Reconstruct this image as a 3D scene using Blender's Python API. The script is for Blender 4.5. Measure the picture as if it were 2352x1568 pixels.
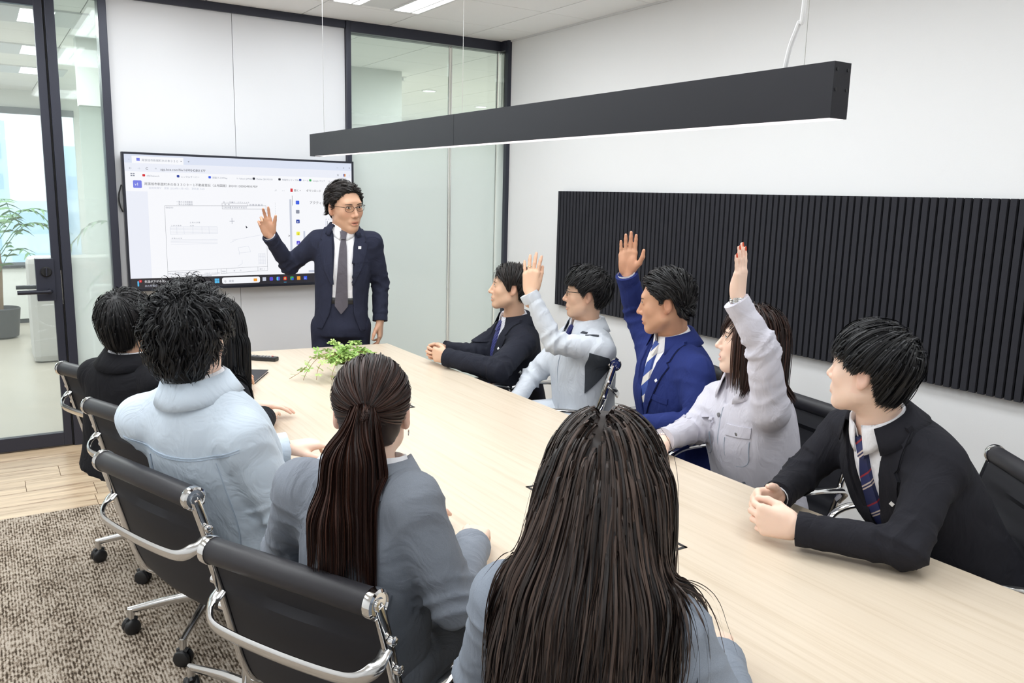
import bpy, bmesh, math, random
import numpy as np
from mathutils import Vector, Matrix

for o in list(bpy.data.objects):
    bpy.data.objects.remove(o)
scene = bpy.context.scene
COL = scene.collection

# ---------------------------------------------------------------- camera
cam_d = bpy.data.cameras.new('camera')
cam = bpy.data.objects.new('camera', cam_d)
COL.objects.link(cam)
def set_cam(yaw, pitch, roll, f_px, loc):
    fw = Vector((math.sin(yaw)*math.cos(pitch), math.cos(yaw)*math.cos(pitch), -math.sin(pitch)))
    rt = Vector((math.cos(yaw), -math.sin(yaw), 0))
    up = rt.cross(fw)
    r2 = rt*math.cos(roll) + up*math.sin(roll)
    u2 = -rt*math.sin(roll) + up*math.cos(roll)
    m = Matrix((r2, u2, -fw)).transposed().to_4x4()
    m.translation = Vector(loc)
    cam.matrix_world = m
    cam_d.sensor_fit = 'HORIZONTAL'
    cam_d.sensor_width = 36.0
    cam_d.lens = f_px/2352*36.0
set_cam(0.571088, 0.175954, 0.024635, 1899.94, (0, 0, 1.56))
cam_d.clip_start = 0.05
cam_d.clip_end = 400
scene.camera = cam

# ---------------------------------------------------------------- view, world
vs = scene.view_settings
vs.view_transform = 'Standard'
vs.look = 'None'
vs.gamma = 1
vs.use_curve_mapping = False
vs.exposure = 0.26
world = bpy.data.worlds.new('world')
scene.world = world
world.use_nodes = True
wn = world.node_tree.nodes
wn['Background'].inputs[0].default_value = (0.86, 0.93, 1.0, 1)
wn['Background'].inputs[1].default_value = 1.7

# big ceiling panels light the room: each recessed fixture carries one area light (fixture grid below)
FIXTURES = [(2.140, 4.35), (0.952, 4.35), (-0.236, 4.35), (2.140, 2.57), (0.952, 2.57), (-0.236, 2.57), (-1.424, 2.57),
            (2.140, 0.79), (-0.236, 0.79), (0.952, -0.99), (-1.424, -0.4)]
FIX_W = 10.4; LAMP = (0.90, 0.955, 1.0)
def area(name, loc, sx, sy, power, rot=(0, 0, 0), color=(1, 1, 1), spread=180):
    l = bpy.data.lights.new(name, 'AREA')
    l.shape = 'RECTANGLE'; l.size = sx; l.size_y = sy
    l.energy = power; l.color = color; l.spread = math.radians(spread)
    o = bpy.data.objects.new(name, l); COL.objects.link(o)
    o.location = loc; o.rotation_euler = rot
    return o
for i, (x, y) in enumerate(FIXTURES):
    area('ceiling_lamp_light', (x, y, 2.650), 0.50, 1.15, FIX_W, color=LAMP)

# ---------------------------------------------------------------- materials
MATS = {}
def mat(name, color=(0.8, 0.8, 0.8), rough=0.5, metal=0.0, spec=0.5, emit=None, estr=0.0,
        noise=None, bump=None, coat=0.0, sheen=0.0):
    """principled material; noise=(scale, amount, detail), bump=(scale, strength, distance)"""
    m = bpy.data.materials.new(name); m.use_nodes = True
    nt = m.node_tree; b = nt.nodes['Principled BSDF']
    b.inputs['Base Color'].default_value = (*color, 1)
    b.inputs['Roughness'].default_value = rough
    b.inputs['Metallic'].default_value = metal
    b.inputs['Specular IOR Level'].default_value = spec
    if coat: b.inputs['Coat Weight'].default_value = coat
    if sheen: b.inputs['Sheen Weight'].default_value = sheen
    if emit is not None:
        b.inputs['Emission Color'].default_value = (*emit, 1)
        b.inputs['Emission Strength'].default_value = estr
    if noise or bump:
        tc = nt.nodes.new('ShaderNodeTexCoord')
    if noise:
        n = nt.nodes.new('ShaderNodeTexNoise'); n.inputs['Scale'].default_value = noise[0]
        n.inputs['Detail'].default_value = noise[2] if len(noise) > 2 else 3
        nt.links.new(tc.outputs['Object'], n.inputs['Vector'])
        mx = nt.nodes.new('ShaderNodeMix'); mx.data_type = 'RGBA'
        a = noise[1]
        mx.inputs['A'].default_value = (*[c*(1-a) for c in color], 1)
        mx.inputs['B'].default_value = (*[min(1, c*(1+a)) for c in color], 1)
        nt.links.new(n.outputs['Fac'], mx.inputs['Factor'])
        nt.links.new(mx.outputs['Result'], b.inputs['Base Color'])
    if bump:
        n2 = nt.nodes.new('ShaderNodeTexNoise'); n2.inputs['Scale'].default_value = bump[0]
        n2.inputs['Detail'].default_value = 4
        nt.links.new(tc.outputs['Object'], n2.inputs['Vector'])
        bp = nt.nodes.new('ShaderNodeBump'); bp.inputs['Strength'].default_value = bump[1]
        bp.inputs['Distance'].default_value = bump[2] if len(bump) > 2 else 0.002
        nt.links.new(n2.outputs['Fac'], bp.inputs['Height'])
        nt.links.new(bp.outputs['Normal'], b.inputs['Normal'])
    MATS[name] = m
    return m
def srgb(r, g, b):
    return tuple(((c/255)/12.92 if c/255 <= 0.04045 else ((c/255+0.055)/1.055)**2.4) for c in (r, g, b))

mat('wall_paint', srgb(240, 240, 240), 0.9, spec=0.2, bump=(160, 0.12, 0.002))
mat('ceiling_tile', srgb(250, 250, 249), 0.95, spec=0.1, bump=(400, 0.2, 0.001))
mat('ceiling_gap', srgb(90, 90, 90), 0.9)
mat('white_panel', srgb(222, 223, 226), 0.35, spec=0.4)
mat('panel_gap', srgb(178, 178, 178), 0.8); mat('plank_gap', srgb(110, 84, 60), 0.9)
mat('black_frame', srgb(52, 54, 66), 0.38, metal=0.3, spec=0.5)
mat('black_gap', srgb(14, 14, 17), 0.6)
mat('beam_black', srgb(33, 33, 40), 0.45, metal=0.3, noise=(900, 0.12))
mat('felt_black', srgb(52, 52, 57), 0.95, spec=0.15, noise=(700, 0.25), bump=(900, 0.3, 0.001))
mat('felt_back', srgb(16, 16, 19), 0.95, spec=0.1)
mat('chrome', (0.80, 0.80, 0.80), 0.07, metal=1.0)
mat('chrome_satin', (0.74, 0.74, 0.74), 0.18, metal=1.0)
mat('chair_mesh', srgb(36, 36, 41), 0.62, spec=0.35, bump=(1500, 0.25, 0.0006))
mat('chair_leather', srgb(44, 43, 47), 0.45, spec=0.4, bump=(700, 0.2, 0.0006))
mat('caster_plastic', srgb(30, 30, 32), 0.4)
mat('tv_bezel', srgb(40, 42, 52), 0.3, metal=0.3)
mat('cable_black', srgb(20, 20, 22), 0.5)
mat('cable_white', srgb(240, 240, 240), 0.4)
mat('lamp_glow', (1, 1, 1), 0.5, emit=(0.97, 0.99, 1.0), estr=4.0)
mat('beam_glow', (1, 0.95, 0.97), 0.5, emit=(1, 0.93, 0.96), estr=0.8)
mat('fixture_white', srgb(225, 225, 225), 0.5)
mat('white_ceramic', srgb(246, 246, 244), 0.3, coat=0.3)
mat('soil', srgb(70, 60, 50), 0.95, noise=(300, 0.5))
mat('plastic_black', srgb(30, 30, 33), 0.4)
mat('plastic_grey', srgb(150, 150, 150), 0.5)
mat('red_button', srgb(200, 40, 40), 0.5)
mat('leather_black', srgb(34, 34, 40), 0.55, bump=(600, 0.2, 0.0006))
mat('phone_white', srgb(235, 235, 240), 0.25)
mat('office_floor', srgb(170, 164, 152), 0.35, noise=(3, 0.06))
mat('office_wall', srgb(226, 228, 224), 0.9, spec=0.2)
mat('sofa_grey', srgb(190, 188, 184), 0.85, noise=(8, 0.05))
mat('palm_leaf', srgb(92, 128, 84), 0.5, noise=(20, 0.3))
mat('palm_trunk', srgb(120, 100, 76), 0.8)
mat('pot_dark', srgb(60, 62, 66), 0.6)
mat('hazed_tower', srgb(205, 222, 238), 0.8)  # distance haze is put into this pale blue
mat('hazed_tower_window', srgb(176, 200, 224), 0.5)  # window tone with the same haze mixed into the colour
mat('window_frame', srgb(120, 124, 128), 0.5)
mat('silver', (0.78, 0.78, 0.76), 0.22, metal=1.0)

def wood_mat(name, light, dark, sx, sy, rot=0.0, rough=0.35, amount=1.0, knots=False):
    m = bpy.data.materials.new(name); m.use_nodes = True
    nt = m.node_tree; b = nt.nodes['Principled BSDF']; N = nt.nodes.new; L = nt.links.new
    tc = N('ShaderNodeTexCoord'); mp = N('ShaderNodeMapping')
    mp.inputs['Scale'].default_value = (sx, sy, 1); mp.inputs['Rotation'].default_value = (0, 0, rot)
    L(tc.outputs['Object'], mp.inputs['Vector'])
    oi = N('ShaderNodeObjectInfo'); ad = N('ShaderNodeVectorMath'); ad.operation = 'ADD'
    sc = N('ShaderNodeVectorMath'); sc.operation = 'SCALE'; sc.inputs['Scale'].default_value = 37.0
    cx = N('ShaderNodeCombineXYZ'); L(oi.outputs['Random'], cx.inputs[0]); L(oi.outputs['Random'], cx.inputs[1])
    L(cx.outputs[0], sc.inputs[0]); L(mp.outputs[0], ad.inputs[0]); L(sc.outputs[0], ad.inputs[1])
    n = N('ShaderNodeTexNoise'); n.inputs['Scale'].default_value = 1.0; n.inputs['Detail'].default_value = 6
    n.inputs['Distortion'].default_value = 0.6
    L(ad.outputs[0], n.inputs['Vector'])
    n2 = N('ShaderNodeTexNoise'); n2.inputs['Scale'].default_value = 5.0; n2.inputs['Detail'].default_value = 4
    L(ad.outputs[0], n2.inputs['Vector'])
    av = N('ShaderNodeMath'); av.operation = 'ADD'; L(n.outputs['Fac'], av.inputs[0])
    m2 = N('ShaderNodeMath'); m2.operation = 'MULTIPLY'; m2.inputs[1].default_value = 0.45
    L(n2.outputs['Fac'], m2.inputs[0]); L(m2.outputs[0], av.inputs[1])
    rp = N('ShaderNodeValToRGB'); rp.color_ramp.elements[0].position = 0.48; rp.color_ramp.elements[1].position = 0.95
    rp.color_ramp.elements[0].color = (*dark, 1); rp.color_ramp.elements[1].color = (*light, 1)
    rp.color_ramp.elements.new(0.68).color = (*[(0.65*l+0.35*d) for l, d in zip(light, dark)], 1)
    L(av.outputs[0], rp.inputs[0])
    out = rp.outputs[0]
    if knots:
        hs = N('ShaderNodeHueSaturation'); mr = N('ShaderNodeMapRange')
        mr.inputs['To Min'].default_value = 0.9; mr.inputs['To Max'].default_value = 1.1
        L(oi.outputs['Random'], mr.inputs[0]); L(mr.outputs[0], hs.inputs['Value']); L(out, hs.inputs['Color'])
        out = hs.outputs[0]
    L(out, b.inputs['Base Color'])
    b.inputs['Roughness'].default_value = rough
    MATS[name] = m
wood_mat('table_wood', srgb(217, 202, 182), srgb(202, 185, 162), 60, 1.6, rough=0.34)
wood_mat('table_edge', srgb(214, 196, 160), srgb(176, 154, 116), 3, 60, rough=0.5)
wood_mat('plank_wood', srgb(218, 194, 162), srgb(138, 104, 74), 1.6, 22, rough=0.42, knots=True)

def carpet_mat():
    m = bpy.data.materials.new('carpet'); m.use_nodes = True
    nt = m.node_tree; b = nt.nodes['Principled BSDF']; N = nt.nodes.new; L = nt.links.new
    tc = N('ShaderNodeTexCoord')
    def noise(sx, sy, det):
        mp = N('ShaderNodeMapping'); mp.inputs['Scale'].default_value = (sx, sy, 1); L(tc.outputs['Object'], mp.inputs[0])
        n = N('ShaderNodeTexNoise'); n.inputs['Scale'].default_value = 1.0; n.inputs['Detail'].default_value = det; L(mp.outputs[0], n.inputs['Vector']); return n.outputs['Fac']
    def ma(op, x, y, z=None):
        k = N('ShaderNodeMath'); k.operation = op
        for i, q in enumerate((x, y, z)):
            if q is None: continue
            if isinstance(q, (int, float)): k.inputs[i].default_value = q
            else: L(q, k.inputs[i])
        return k.outputs[0]
    dash = noise(105, 42, 1); fine = noise(300, 160, 1); patch_ = noise(9, 5, 2)
    sp = N('ShaderNodeSeparateXYZ'); L(tc.outputs['Object'], sp.inputs[0])
    rib = ma('SINE', ma('MULTIPLY', sp.outputs['X'], 2*math.pi/0.0105), 0)
    v = ma('MULTIPLY_ADD', rib, 0.10, dash); v = ma('MULTIPLY_ADD', fine, 0.35, v); v = ma('MULTIPLY_ADD', patch_, 0.40, v)
    mr = N('ShaderNodeMapRange'); mr.inputs['From Min'].default_value = 0.68; mr.inputs['From Max'].default_value = 1.02; L(v, mr.inputs[0])
    rp = N('ShaderNodeValToRGB'); e = rp.color_ramp.elements
    e[0].position = 0.0; e[0].color = (*srgb(70, 60, 50), 1); e[1].position = 1.0; e[1].color = (*srgb(190, 178, 164), 1)
    e.new(0.45).color = (*srgb(142, 128, 113), 1)
    L(mr.outputs[0], rp.inputs[0]); L(rp.outputs[0], b.inputs['Base Color']); b.inputs['Roughness'].default_value = 1.0
    b.inputs['Specular IOR Level'].default_value = 0.05
    bp = N('ShaderNodeBump'); bp.inputs['Strength'].default_value = 0.6; bp.inputs['Distance'].default_value = 0.004
    L(v, bp.inputs['Height']); L(bp.outputs[0], b.inputs['Normal'])
    MATS['carpet'] = m
carpet_mat()

def glass_mat(name, z_clear, z_full, frost, tint=(0.90, 0.965, 0.945), film=(0.83, 0.91, 0.89), dots=False):
    """clear pane with a frosted privacy film that thickens below z_clear"""
    m = bpy.data.materials.new(name); m.use_nodes = True
    nt = m.node_tree; N = nt.nodes.new; L = nt.links.new
    nt.nodes.remove(nt.nodes['Principled BSDF']); out = nt.nodes['Material Output']
    tr = N('ShaderNodeBsdfTransparent'); tr.inputs[0].default_value = (*tint, 1)
    df = N('ShaderNodeBsdfDiffuse'); df.inputs[0].default_value = (*film, 1)
    tl = N('ShaderNodeBsdfTranslucent'); tl.inputs[0].default_value = (*film, 1)
    fm = N('ShaderNodeMixShader'); fm.inputs[0].default_value = 0.5
    L(df.outputs[0], fm.inputs[1]); L(tl.outputs[0], fm.inputs[2])
    tc = N('ShaderNodeTexCoord'); sp = N('ShaderNodeSeparateXYZ'); L(tc.outputs['Object'], sp.inputs[0])
    mr = N('ShaderNodeMapRange'); mr.interpolation_type = 'SMOOTHSTEP'
    mr.inputs['From Min'].default_value = z_full; mr.inputs['From Max'].default_value = z_clear
    mr.inputs['To Min'].default_value = frost; mr.inputs['To Max'].default_value = 0.06
    L(sp.outputs['Z'], mr.inputs[0])
    m1 = N('ShaderNodeMixShader'); L(mr.outputs[0], m1.inputs[0]); L(tr.outputs[0], m1.inputs[1]); L(fm.outputs[0], m1.inputs[2])
    gl = N('ShaderNodeBsdfGlossy'); gl.inputs['Roughness'].default_value = 0.02
    fr = N('ShaderNodeFresnel'); fr.inputs[0].default_value = 1.45
    m2 = N('ShaderNodeMixShader'); L(fr.outputs[0], m2.inputs[0]); L(m1.outputs[0], m2.inputs[1]); L(gl.outputs[0], m2.inputs[2])
    L(m2.outputs[0], out.inputs[0])
    MATS[name] = m
glass_mat('glass_film', 2.35, 1.5, 0.88, film=(0.93, 0.985, 0.97))
glass_mat('glass_side', 2.1, 0.5, 0.62, film=(0.93, 0.985, 0.97))
glass_mat('glass_clear', 3.2, 3.0, 0.05, tint=(0.95, 0.98, 0.975))

# ---------------------------------------------------------------- mesh helpers
class MB:
    """collects vertices and faces of ONE mesh"""
    def __init__(s): s.v = []; s.f = []; s.mi = []; s.cur = 0
    def add(s, vs, fs):
        o = len(s.v); s.v += [tuple(p) for p in vs]
        for f in fs:
            s.f.append(tuple(i+o for i in f)); s.mi.append(s.cur)
        return s
    def box(s, lo, hi, M=None):
        x0, y0, z0 = lo; x1, y1, z1 = hi
        vs = [(x0, y0, z0), (x1, y0, z0), (x1, y1, z0), (x0, y1, z0), (x0, y0, z1), (x1, y0, z1), (x1, y1, z1), (x0, y1, z1)]
        if M is not None: vs = [tuple(M @ Vector(p)) for p in vs]
        return s.add(vs, [(0, 3, 2, 1), (4, 5, 6, 7), (0, 1, 5, 4), (1, 2, 6, 5), (2, 3, 7, 6), (3, 0, 4, 7)])
    def tube(s, pts, r, n=10, caps=True, flat=None, up=None):
        """round (or oval: flat=(rx, ry)) bar along pts; r may be a list"""
        P = [Vector(p) for p in pts]; rings = []
        prev = None
        for i, p in enumerate(P):
            t = (P[min(i+1, len(P)-1)] - P[max(i-1, 0)]).normalized()
            if up is not None:
                a = t.cross(Vector(up)); 
                if a.length < 1e-4: a = prev or t.orthogonal()
                a.normalize()
            elif prev is None: a = t.orthogonal().normalized()
            else: a = (prev - t*prev.dot(t)).normalized()
            prev = a; b = t.cross(a)
            rr = r[i] if isinstance(r, (list, tuple)) else r
            fx, fy = flat if flat else (1, 1)
            rings.append([p + a*(rr*fx*math.cos(2*math.pi*k/n)) + b*(rr*fy*math.sin(2*math.pi*k/n)) for k in range(n)])
        vs = [q for rg in rings for q in rg]; fs = []
        for i in range(len(P)-1):
            for k in range(n):
                k2 = (k+1) % n
                fs.append((i*n+k, i*n+k2, (i+1)*n+k2, (i+1)*n+k))
        if caps:
            fs.append(tuple(range(n-1, -1, -1))); fs.append(tuple((len(P)-1)*n+k for k in range(n)))
        return s.add(vs, fs)
    def lathe(s, prof, c=(0, 0, 0), n=24, axis='z', M=None):
        vs = []; fs = []
        for (r, h) in prof:
            for k in range(n):
                a = 2*math.pi*k/n
                p = {'z': (r*math.cos(a), r*math.sin(a), h), 'x': (h, r*math.cos(a), r*math.sin(a)),
                     'y': (r*math.sin(a), h, r*math.cos(a))}[axis]
                p = Vector(p)
                if M is not None: p = M @ p
                vs.append(tuple(p + Vector(c)))
        for i in range(len(prof)-1):
            for k in range(n):
                k2 = (k+1) % n
                fs.append((i*n+k, i*n+k2, (i+1)*n+k2, (i+1)*n+k))
        fs.append(tuple(range(n-1, -1, -1))); fs.append(tuple((len(prof)-1)*n+k for k in range(n)))
        return s.add(vs, fs)
    def prism(s, poly, z0, z1):
        n = len(poly)
        vs = [(x, y, z0) for x, y in poly] + [(x, y, z1) for x, y in poly]
        fs = [tuple(range(n-1, -1, -1)), tuple(range(n, 2*n))] + [(i, (i+1) % n, n+(i+1) % n, n+i) for i in range(n)]
        return s.add(vs, fs)
    def mesh(s, name, mats, smooth=False, bevel=0.0):
        me = bpy.data.meshes.new(name); me.from_pydata(s.v, [], s.f)
        if isinstance(mats, str): mats = [mats]
        for m in mats: me.materials.append(MATS[m])
        if max(s.mi, default=0): me.polygons.foreach_set('material_index', s.mi)
        bm = bmesh.new(); bm.from_mesh(me)
        bmesh.ops.recalc_face_normals(bm, faces=bm.faces)
        if bevel:
            bmesh.ops.bevel(bm, geom=[e for e in bm.edges if e.calc_face_angle(0) > 0.6], offset=bevel, segments=2, affect='EDGES', profile=0.6)
        bm.to_mesh(me); bm.free()
        if smooth:
            me.polygons.foreach_set('use_smooth', [True]*len(me.polygons))
            me.set_sharp_from_angle(angle=math.radians(40))
        me.update()
        return me
    def build(s, name, mats, parent=None, smooth=False, bevel=0.0, loc=None):
        o = bpy.data.objects.new(name, s.mesh(name, mats, smooth, bevel)); COL.objects.link(o)
        if parent is not None: o.parent = parent
        if loc is not None: o.location = loc
        return o
def link(me, name, parent=None, loc=(0, 0, 0), rot=None):
    o = bpy.data.objects.new(name, me); COL.objects.link(o); o.location = loc
    if rot is not None: o.rotation_euler = rot
    if parent is not None: o.parent = parent
    return o
def tag(o, label=None, cat=None, group=None, kind=None):
    if label: o['label'] = label
    if cat: o['category'] = cat
    if group: o['group'] = group
    if kind: o['kind'] = kind
    return o
def empty(name, loc=(0, 0, 0), rz=0.0):
    o = bpy.data.objects.new(name, None); COL.objects.link(o)
    o.location = loc; o.rotation_euler = (0, 0, rz); o.empty_display_size = 0.1
    return o
def struct(name, mb, mats, parent=None, **k):
    o = mb.build(name, mats, parent, **k)
    if parent is None: o['kind'] = 'structure'
    return o
def bez(ctrl, n=24):
    """catmull-rom through ctrl"""
    P = [Vector(p) for p in ctrl]; P = [P[0]*2-P[1]] + P + [P[-1]*2-P[-2]]; out = []
    m = len(P)-3
    for i in range(n+1):
        u = i/n*m; k = min(int(u), m-1); t = u-k; a, b, c, d = P[k:k+4]
        out.append(0.5*((2*b)+(c-a)*t+(2*a-5*b+4*c-d)*t*t+(3*b-a-3*c+d)*t**3))
    return out
# ================================================================ the room
CEIL = 2.67; YF = 5.50; XR = 3.39; XL = -2.3; YB = -2.2
FYB = 12.2   # back of the neighbouring office
# floors: planks by the door, carpet under the table, stone-look floor in the office outside
fl = struct('floor', MB().box((XL-0.1, YB-0.1, -0.12), (XR+3.6, YF+0.02, -0.006)), 'plank_gap')
random.seed(3)
PW = 0.190
y = YF - 0.02; row = 0
while y > 4.30:
    y0 = max(y-PW, 4.352)
    if y0 >= y-0.02: break
    x = XL + random.uniform(-1.2, -0.2)
    while x < XR:
        L_ = random.choice((0.9, 1.05, 1.2)); xa, xb = max(x, XL), min(x+L_, XR)
        if xb > xa + 0.03:
            me = MB().box((-(xb-xa)/2+0.0014, -(y-y0)/2+0.0014, -0.006), ((xb-xa)/2-0.0014, (y-y0)/2-0.0014, 0.0)).mesh('plank', 'plank_wood')
            link(me, 'plank', fl, ((xa+xb)/2, (y+y0)/2, 0))
        x += L_
    y = y0
cp = MB().box((XL, YB, -0.006), (XR, 4.352, 0.004)).build('carpet', 'carpet', fl)
cp['label'] = 'brown and beige striped loop carpet'
off_floor = struct('floor_office', MB().box((-6, YF+0.06, -0.12), (7.2, FYB, 0.0)), 'office_floor')
# ceiling with tiles 0.6 m: recessed dark lines run front to back
TX0, TY0 = 0.05, -2.0     # grid phase: lines at x = 1.85, 2.44, 3.04 and y = 4.45, 5.04
cl = struct('ceiling', MB().box((XL-0.1, YB-0.1, CEIL+0.012), (XR+3.8, FYB, CEIL+0.1)), 'ceiling_gap')
tw = 0.594
fixset = {}
FIXN = [(x, y) for x, y in FIXTURES]
def covered(x0, x1, y0, y1):
    return any(x0 < fx < x1 and (y0 < fy+0.45 and fy-0.45 < y1) for fx, fy in FIXN)
xs_ = [1.851 + tw*k for k in range(-7, 9)]
ys_ = [4.447 + 0.594*k for k in range(-11, 13)]
tile_me = {}
for x in xs_:
    for y in ys_:
        xa, xb = max(x, XL), min(x+tw, 7.0); ya, yb = y, y+0.594
        if y < 5.0 and x > XR - 0.03: continue
        if y < 5.0: xb = min(xb, XR-0.008)
        if xb-xa < 0.02: continue
        key = (round(xb-xa, 3), round(yb-ya, 3))
        if key not in tile_me:
            tile_me[key] = MB().box((-key[0]/2+0.0035, -key[1]/2+0.0022, 0), (key[0]/2-0.0035, key[1]/2-0.0022, 0.012)).mesh('ceiling_tile', 'ceiling_tile')
        link(tile_me[key], 'ceiling_tile', cl, ((xa+xb)/2, (ya+yb)/2, CEIL))
# walls
wr = struct('wall_right', MB().box((XR, YB, 0), (XR+0.12, 5.40, CEIL+0.01)), 'wall_paint')
struct('wall_left', MB().box((XL-0.12, YB, 0), (XL, YF, CEIL+0.01)), 'wall_paint')
struct('wall_back', MB().box((XL, YB-0.12, 0), (XR, YB, CEIL+0.01)), 'wall_paint')
struct('baseboard_right', MB().box((XR-0.012, YB, 0), (XR, 5.38, 0.06)), 'fixture_white')
struct('trim_1', MB().box((XR-0.012, YB, CEIL-0.012), (XR, 5.38, CEIL)), 'fixture_white')
# front wall: white steel panels behind the screen, black posts, glass
wf = struct('wall_front', MB().box((0.70, YF+0.02, 0), (2.15, YF+0.08, CEIL)), 'panel_gap')
for a, b in ((0.70, 1.4085), (1.4115, 2.145)):
    for c, d in ((0.0, 0.615), (0.618, 2.62)):
        if c > 0.3: MB().box((a, YF, 0.002), (b, YF+0.02, 2.62)).build('wall_panel', 'white_panel', wf)
def post(n, x0, x1, y0=YF-0.03, y1=YF+0.09, z0=0, z1=CEIL):
    return struct(n, MB().box((x0, y0, z0), (x1, y1, z1)), 'black_frame', bevel=0.003)
post('trim_2', 0.655, 0.70)
post('trim_3', 2.147, 2.180)
tr4 = post('trim_4', 0.70, 2.147, YF-0.02, YF+0.09, 2.62)
tr5 = post('trim_5', 2.18, 3.392, YF-0.03, YF+0.09, 2.60)
post('trim_6', 3.36, 3.395, 5.375, 5.415)
post('trim_7', 3.355, 3.395, 5.415, YF-0.03, 2.60, CEIL)
post('trim_8', 2.18, 3.392, YF-0.02, YF+0.05, 0, 0.05)
# frosted panes right of the screen
def pane(n, lo, hi, m):
    o = struct(n, MB().box(lo, hi), m); return o
w1 = pane('window_1', (2.18, YF+0.02, 0.05), (2.945, YF+0.03, 2.60), 'glass_film')
w2 = pane('window_2', (2.972, YF+0.02, 0.05), (3.352, YF+0.03, 2.60), 'glass_film')
w3 = pane('window_3', (3.372, 5.415, 0.05), (3.382, YF+0.03, 2.60), 'glass_film')
for (x, yy, par) in ((2.946, YF+0.018, w1), (2.964, YF+0.018, w2), (3.353, YF+0.018, w2)):
    MB().box((x, yy, 0.05), (x+0.008, yy+0.014, 2.60)).build('joint_strip', 'silver', par)
# sidelight and glass door at the left
w4 = pane('window_4', (0.437, YF+0.03, 0.07), (0.655, YF+0.04, 2.62), 'glass_side')
fr = MB().box((0.388, YF-0.03, 0), (0.437, YF+0.09, CEIL)).box((0.437, YF-0.01, 0), (0.655, YF+0.06, 0.07)).box((0.437, YF-0.01, 2.60), (0.655, YF+0.06, CEIL)).box((-1.2, YF-0.03, 2.60), (0.388, YF+0.09, CEIL))
struct('trim_9', fr, 'black_frame', bevel=0.003)
struct('trim_10', MB().box((0.379, YF-0.005, 0), (0.388, YF+0.06, 2.6)), 'black_gap')
d1 = struct('door_1', MB().box((0.335, YF-0.015, 0.006), (0.378, YF+0.03, 2.59)).box((-0.62, YF-0.015, 0.006), (-0.575, YF+0.03, 2.59)).box((-0.575, YF-0.015, 0.006), (0.335, YF+0.03, 0.085)).box((-0.575, YF-0.015, 2.52), (0.335, YF+0.03, 2.59)), 'black_frame', bevel=0.003)
MB().box((-0.575, YF+0.002, 0.085), (0.335, YF+0.012, 2.52)).build('pane', 'glass_clear', d1)
lk = MB().box((0.25, YF-0.035, 0.885), (0.345, YF+0.04, 1.13)).build('lock_plate', 'black_frame', d1, bevel=0.002)
MB().lathe([(0.030, 0), (0.030, -0.012), (0.024, -0.018)], (0.303, YF-0.035, 1.055), 20, 'y').build('lock_rose', 'black_gap', lk, smooth=True)
MB().box((0.299, YF-0.068, 1.032), (0.307, YF-0.05, 1.078)).build('thumb_turn', 'black_frame', lk, bevel=0.002)
MB().tube(bez([(0.315, YF-0.03, 0.945), (0.315, YF-0.085, 0.945), (0.290, YF-0.095, 0.945), (0.15, YF-0.095, 0.945)], 14), 0.0125, 14).build('door_handle', 'tv_bezel', d1, smooth=True)
MB().tube(bez([(0.315, YF+0.03, 0.955), (0.315, YF+0.085, 0.955), (0.290, YF+0.095, 0.955), (0.15, YF+0.095, 0.955)], 14), 0.0125, 14).build('door_handle', 'tv_bezel', d1, smooth=True)
MB().box((0.378, YF-0.012, 0.86), (0.3815, YF+0.01, 1.06)).build('strike_plate', 'silver', d1)
w5 = pane('window_5', (-2.2, YF+0.02, 0.07), (-0.66, YF+0.03, 2.60), 'glass_clear')
post('trim_11', -0.66, -0.62); post('trim_12', XL, -2.2)
struct('trim_13', MB().box((-2.2, YF-0.01, 0), (-0.66, YF+0.06, 0.07)).box((-2.2, YF-0.01, 2.6), (-0.66, YF+0.06, CEIL)), 'black_frame')

# recessed ceiling lamps
for i, (x, y) in enumerate(FIXTURES):
    t = empty('ceiling_lamp', (x, y, CEIL))
    fm = MB()
    for sx in (-0.195, 0.195):
        fm.box((sx-0.100, -0.615, -0.010), (sx-0.083, 0.615, 0.0)).box((sx+0.083, -0.615, -0.010), (sx+0.100, 0.615, 0.0))
        fm.box((sx-0.083, -0.615, -0.010), (sx+0.083, -0.600, 0.0)).box((sx-0.083, 0.600, -0.010), (sx+0.083, 0.615, 0.0))
        fm.box((sx+0.030, -0.600, -0.009), (sx+0.040, 0.600, 0.0))
    fm.box((-0.095, -0.615, -0.004), (0.095, 0.615, 0.0))
    fm.build('lamp_frame', 'fixture_white', t)
    for sx in (-0.195, 0.195):
        MB().box((sx-0.082, -0.599, -0.006), (sx+0.029, 0.599, -0.001)).box((sx+0.041, -0.599, -0.006), (sx+0.082, 0.599, -0.001)).build('lamp_diffuser', 'lamp_glow', t)
    lab = {0: 'recessed white twin-strip ceiling lamp in view above the frosted glass wall'}.get(i)
    tag(t, lab or 'recessed white double-tube ceiling lamp outside the picture', 'ceiling lamp', 'recessed ceiling lamps')

# ---------------------------------------------------------------- the office beyond the glass
ow = struct('wall_office', MB().box((0.72, 7.40, 2.16), (3.45, 7.55, CEIL)).box((0.72, 7.42, 0), (3.45, 7.55, 0.75)).box((1.02, 7.42, 0.75), (1.13, 7.55, 2.16)).box((1.52, 7.42, 0.75), (3.45, 7.55, 2.16)), 'office_wall')
w6 = pane('window_6', (0.72, 7.47, 0.75), (1.02, 7.48, 2.16), 'glass_clear')
w7 = pane('window_7', (1.13, 7.47, 0.75), (1.52, 7.48, 2.16), 'glass_clear')
ofar = MB()
ofar.box((-6, FYB-0.1, 0), (7.2, FYB, 0.55)).box((-6, FYB-0.1, 2.42), (7.2, FYB, CEIL))
for a, b in ((-6, -1.5), (-0.10, 0.10), (1.1, 7.2)):
    ofar.box((a, FYB-0.1, 0.55), (b, FYB, 2.42))
struct('wall_office_far', ofar, 'office_wall')
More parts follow.
